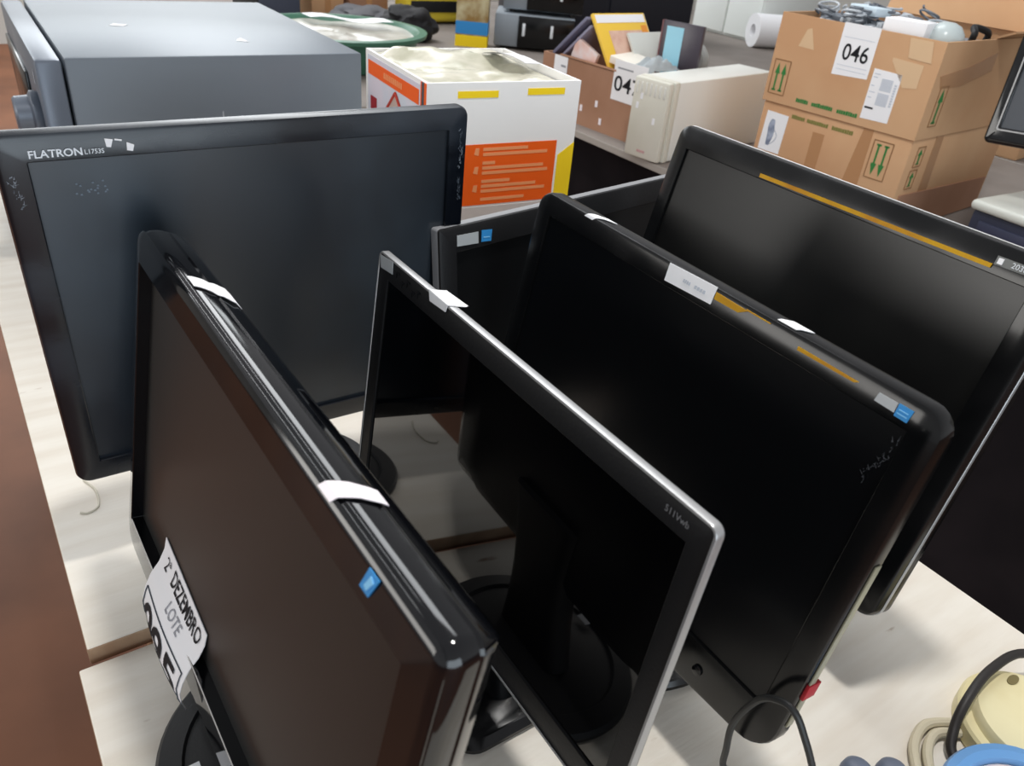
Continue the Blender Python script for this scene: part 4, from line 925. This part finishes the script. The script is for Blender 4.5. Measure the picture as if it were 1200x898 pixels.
# audio units
M_silbox = mat('silver_grey_casing', (150, 158, 166), 0.4, 0.5, metal=0.4)
for i, (lb, z, c) in enumerate((('lower silver and black audio unit beside the narrow product box', 0.0, (2.17, 2.98)), ('upper silver and black audio unit stacked on the lower one', 0.142, (2.22, 3.00)))):
    x = thing('audio_unit', lb, 'audio unit', (c[0], c[1], z), -36 * D, 'stacked silver and black audio units')
    bm = NB(); add_box(bm, (0, 0.12, 0.076), (0.34, 0.25, 0.128), 0.004); obj('casing', bm, M_silbox, x)
    bm = NB(); add_box(bm, (0.05, -0.011, 0.076), (0.24, 0.016, 0.122), 0.004); obj('front_panel', bm, M_gloss2, x)
    for k in range(4):
        bm = NB(); lathe(bm, [(0.013, 0), (0.013, 0.010)], 12, c=(-0.13 + 0.26 * (k % 2), 0.02 + 0.2 * (k // 2), 0.0)); obj('foot', bm, M_matte, x)
    for k in range(2):
        bm = NB(); add_box(bm, (-0.045 + 0.12 * k, -0.021, 0.085), (0.012, 0.006, 0.05), 0.002); obj('button', bm, M_white_ink, x)
# dark cabinet
x = thing('equipment_case', 'large dark navy equipment case standing behind the box of magazines', 'case', (2.725, 3.17, 0.0), -20 * D)
M_dnavy = mat('dark_navy_paint', (26, 29, 40), 0.45, 0.4)
bm = NB(); add_box(bm, (0, 0.2, 0.22), (0.88, 0.40, 0.432), 0.008); obj('body', bm, M_dnavy, x)
for dx in (-0.22, 0.22):
    bm = NB(); add_box(bm, (dx, -0.004, 0.22), (0.42, 0.012, 0.40), 0.004); obj('front_panel', bm, mat('navy_panel', (22, 24, 34), 0.5, 0.4), x)
bm = NB(); tube(bm, [(0.395, -0.006, 0.24), (0.395, -0.03, 0.25), (0.395, -0.03, 0.33), (0.395, -0.006, 0.34)], 0.006, 8); obj('handle', bm, M_matte, x)
x = thing('storage_cabinet', 'white cabinet standing at the back behind the stacked cartons', 'cabinet', (3.70, 3.40, 0.0), -2 * D)
M_wcab = mat('white_cabinet_paint', (232, 236, 232), 0.5, 0.4)
bm = NB(); add_box(bm, (0.25, -0.11, 0.265), (0.50, 0.50, 0.53), 0.006); obj('body', bm, M_wcab, x)
for k in range(2):
    bm = NB(); add_box(bm, (-0.006, 0.015 - 0.25 * k, 0.265), (0.014, 0.240, 0.50), 0.003); dd = obj('door', bm, M_wcab, x)
    bm = NB(); add_box(bm, (-0.018, -0.085 - 0.05 * k, 0.30), (0.012, 0.012, 0.09), 0.003); obj('handle', bm, M_silver, dd)
bm = NB(); rr = 0.080; seg = 32
prof = [(rr, -0.26), (rr, 0.26), (0.030, 0.26), (0.030, -0.26), (rr, -0.26)]
rings = [[(r * math.cos(2 * PI * i / seg), r * math.sin(2 * PI * i / seg), z) for i in range(seg)] for r, z in prof]
loft(bm, rings); bmesh.ops.remove_doubles(bm, verts=bm.verts, dist=1e-6)
bm.transform(Matrix.Translation((3.785, 2.865, rr)) @ Matrix.Rotation(67 * D, 4, 'Z') @ Matrix.Rotation(90 * D, 4, 'X'))
tag(obj('paper_roll', bm, M_white), 'white roll with a dark hollow core lying before the white cabinet', 'roll')

# ------------------------------------------------------------------ light
W = bpy.data.worlds.new('hall_light'); S.world = W; W.use_nodes = True
nt = W.node_tree; bg = nt.nodes['Background']
tc = nt.nodes.new('ShaderNodeTexCoord'); sep = nt.nodes.new('ShaderNodeSeparateXYZ'); rp = nt.nodes.new('ShaderNodeValToRGB')
nt.links.new(tc.outputs['Generated'], sep.inputs['Vector']); 
mr = nt.nodes.new('ShaderNodeMapRange'); mr.inputs['From Min'].default_value = -1; mr.inputs['From Max'].default_value = 1
nt.links.new(sep.outputs['Z'], mr.inputs['Value']); nt.links.new(mr.outputs['Result'], rp.inputs['Fac'])
rp.color_ramp.elements[0].color = (0.10, 0.10, 0.10, 1); rp.color_ramp.elements[1].color = (0.28, 0.28, 0.29, 1)
e = rp.color_ramp.elements.new(0.52); e.color = (0.40, 0.40, 0.41, 1)
nt.links.new(rp.outputs['Color'], bg.inputs['Color']); bg.inputs['Strength'].default_value = 1.2

def area(name, loc, target, size, power, col=(1, 1, 1), sy=None, shape='RECTANGLE'):
    L = bpy.data.lights.new(name, 'AREA'); L.energy = power; L.color = col; L.shape = shape; L.size = size
    if sy: L.size_y = sy
    o = bpy.data.objects.new(name, L); C.objects.link(o); o.location = loc
    o.rotation_euler = (Vector(target) - Vector(loc)).to_track_quat('-Z', 'Y').to_euler()
    return o
area('hanging_lamp', (0.54, 0.35, 2.0), (0.54, 0.35, 0), 0.16, 19.5, (1.0, 0.98, 0.95), shape='DISK')
area('ceiling_tube', (-0.75, 4.2, 2.9), (-0.75, 4.2, 0), 0.07, 10, (0.95, 0.98, 1.0), 5.0)
area('ceiling_tube', (0.35, 4.2, 2.9), (0.35, 4.2, 0), 0.05, 8, (0.95, 0.98, 1.0), 5.0)
area('roof_skylight', (1.6, 4.4, 3.1), (1.6, 4.4, 0), 1.2, 120, (0.95, 0.98, 1.0), 5.4)
area('window_daylight', (0.8, 7.0, 2.2), (0.9, 1.5, 0.0), 5.0, 90, (0.92, 0.97, 1.0), 1.6)
area('front_fill', (-0.3, -2.6, 0.30), (0.2, 0.8, 0.25), 2.4, 48, (0.78, 0.90, 1.0), 1.9)  # invented fill behind the camera to brighten the large screen and upright faces
area('left_fill', (-4.6, 3.3, 0.95), (0.8, 0.8, 0.3), 3.4, 75, (1.0, 0.97, 0.92), 1.5)  # added fill at the left, puts a gradient on the rightmost screen

S.view_settings.view_transform = 'Standard'; S.view_settings.look = 'None'; S.view_settings.exposure = 0.12; S.view_settings.gamma = 1.0
S.view_settings.use_curve_mapping = False
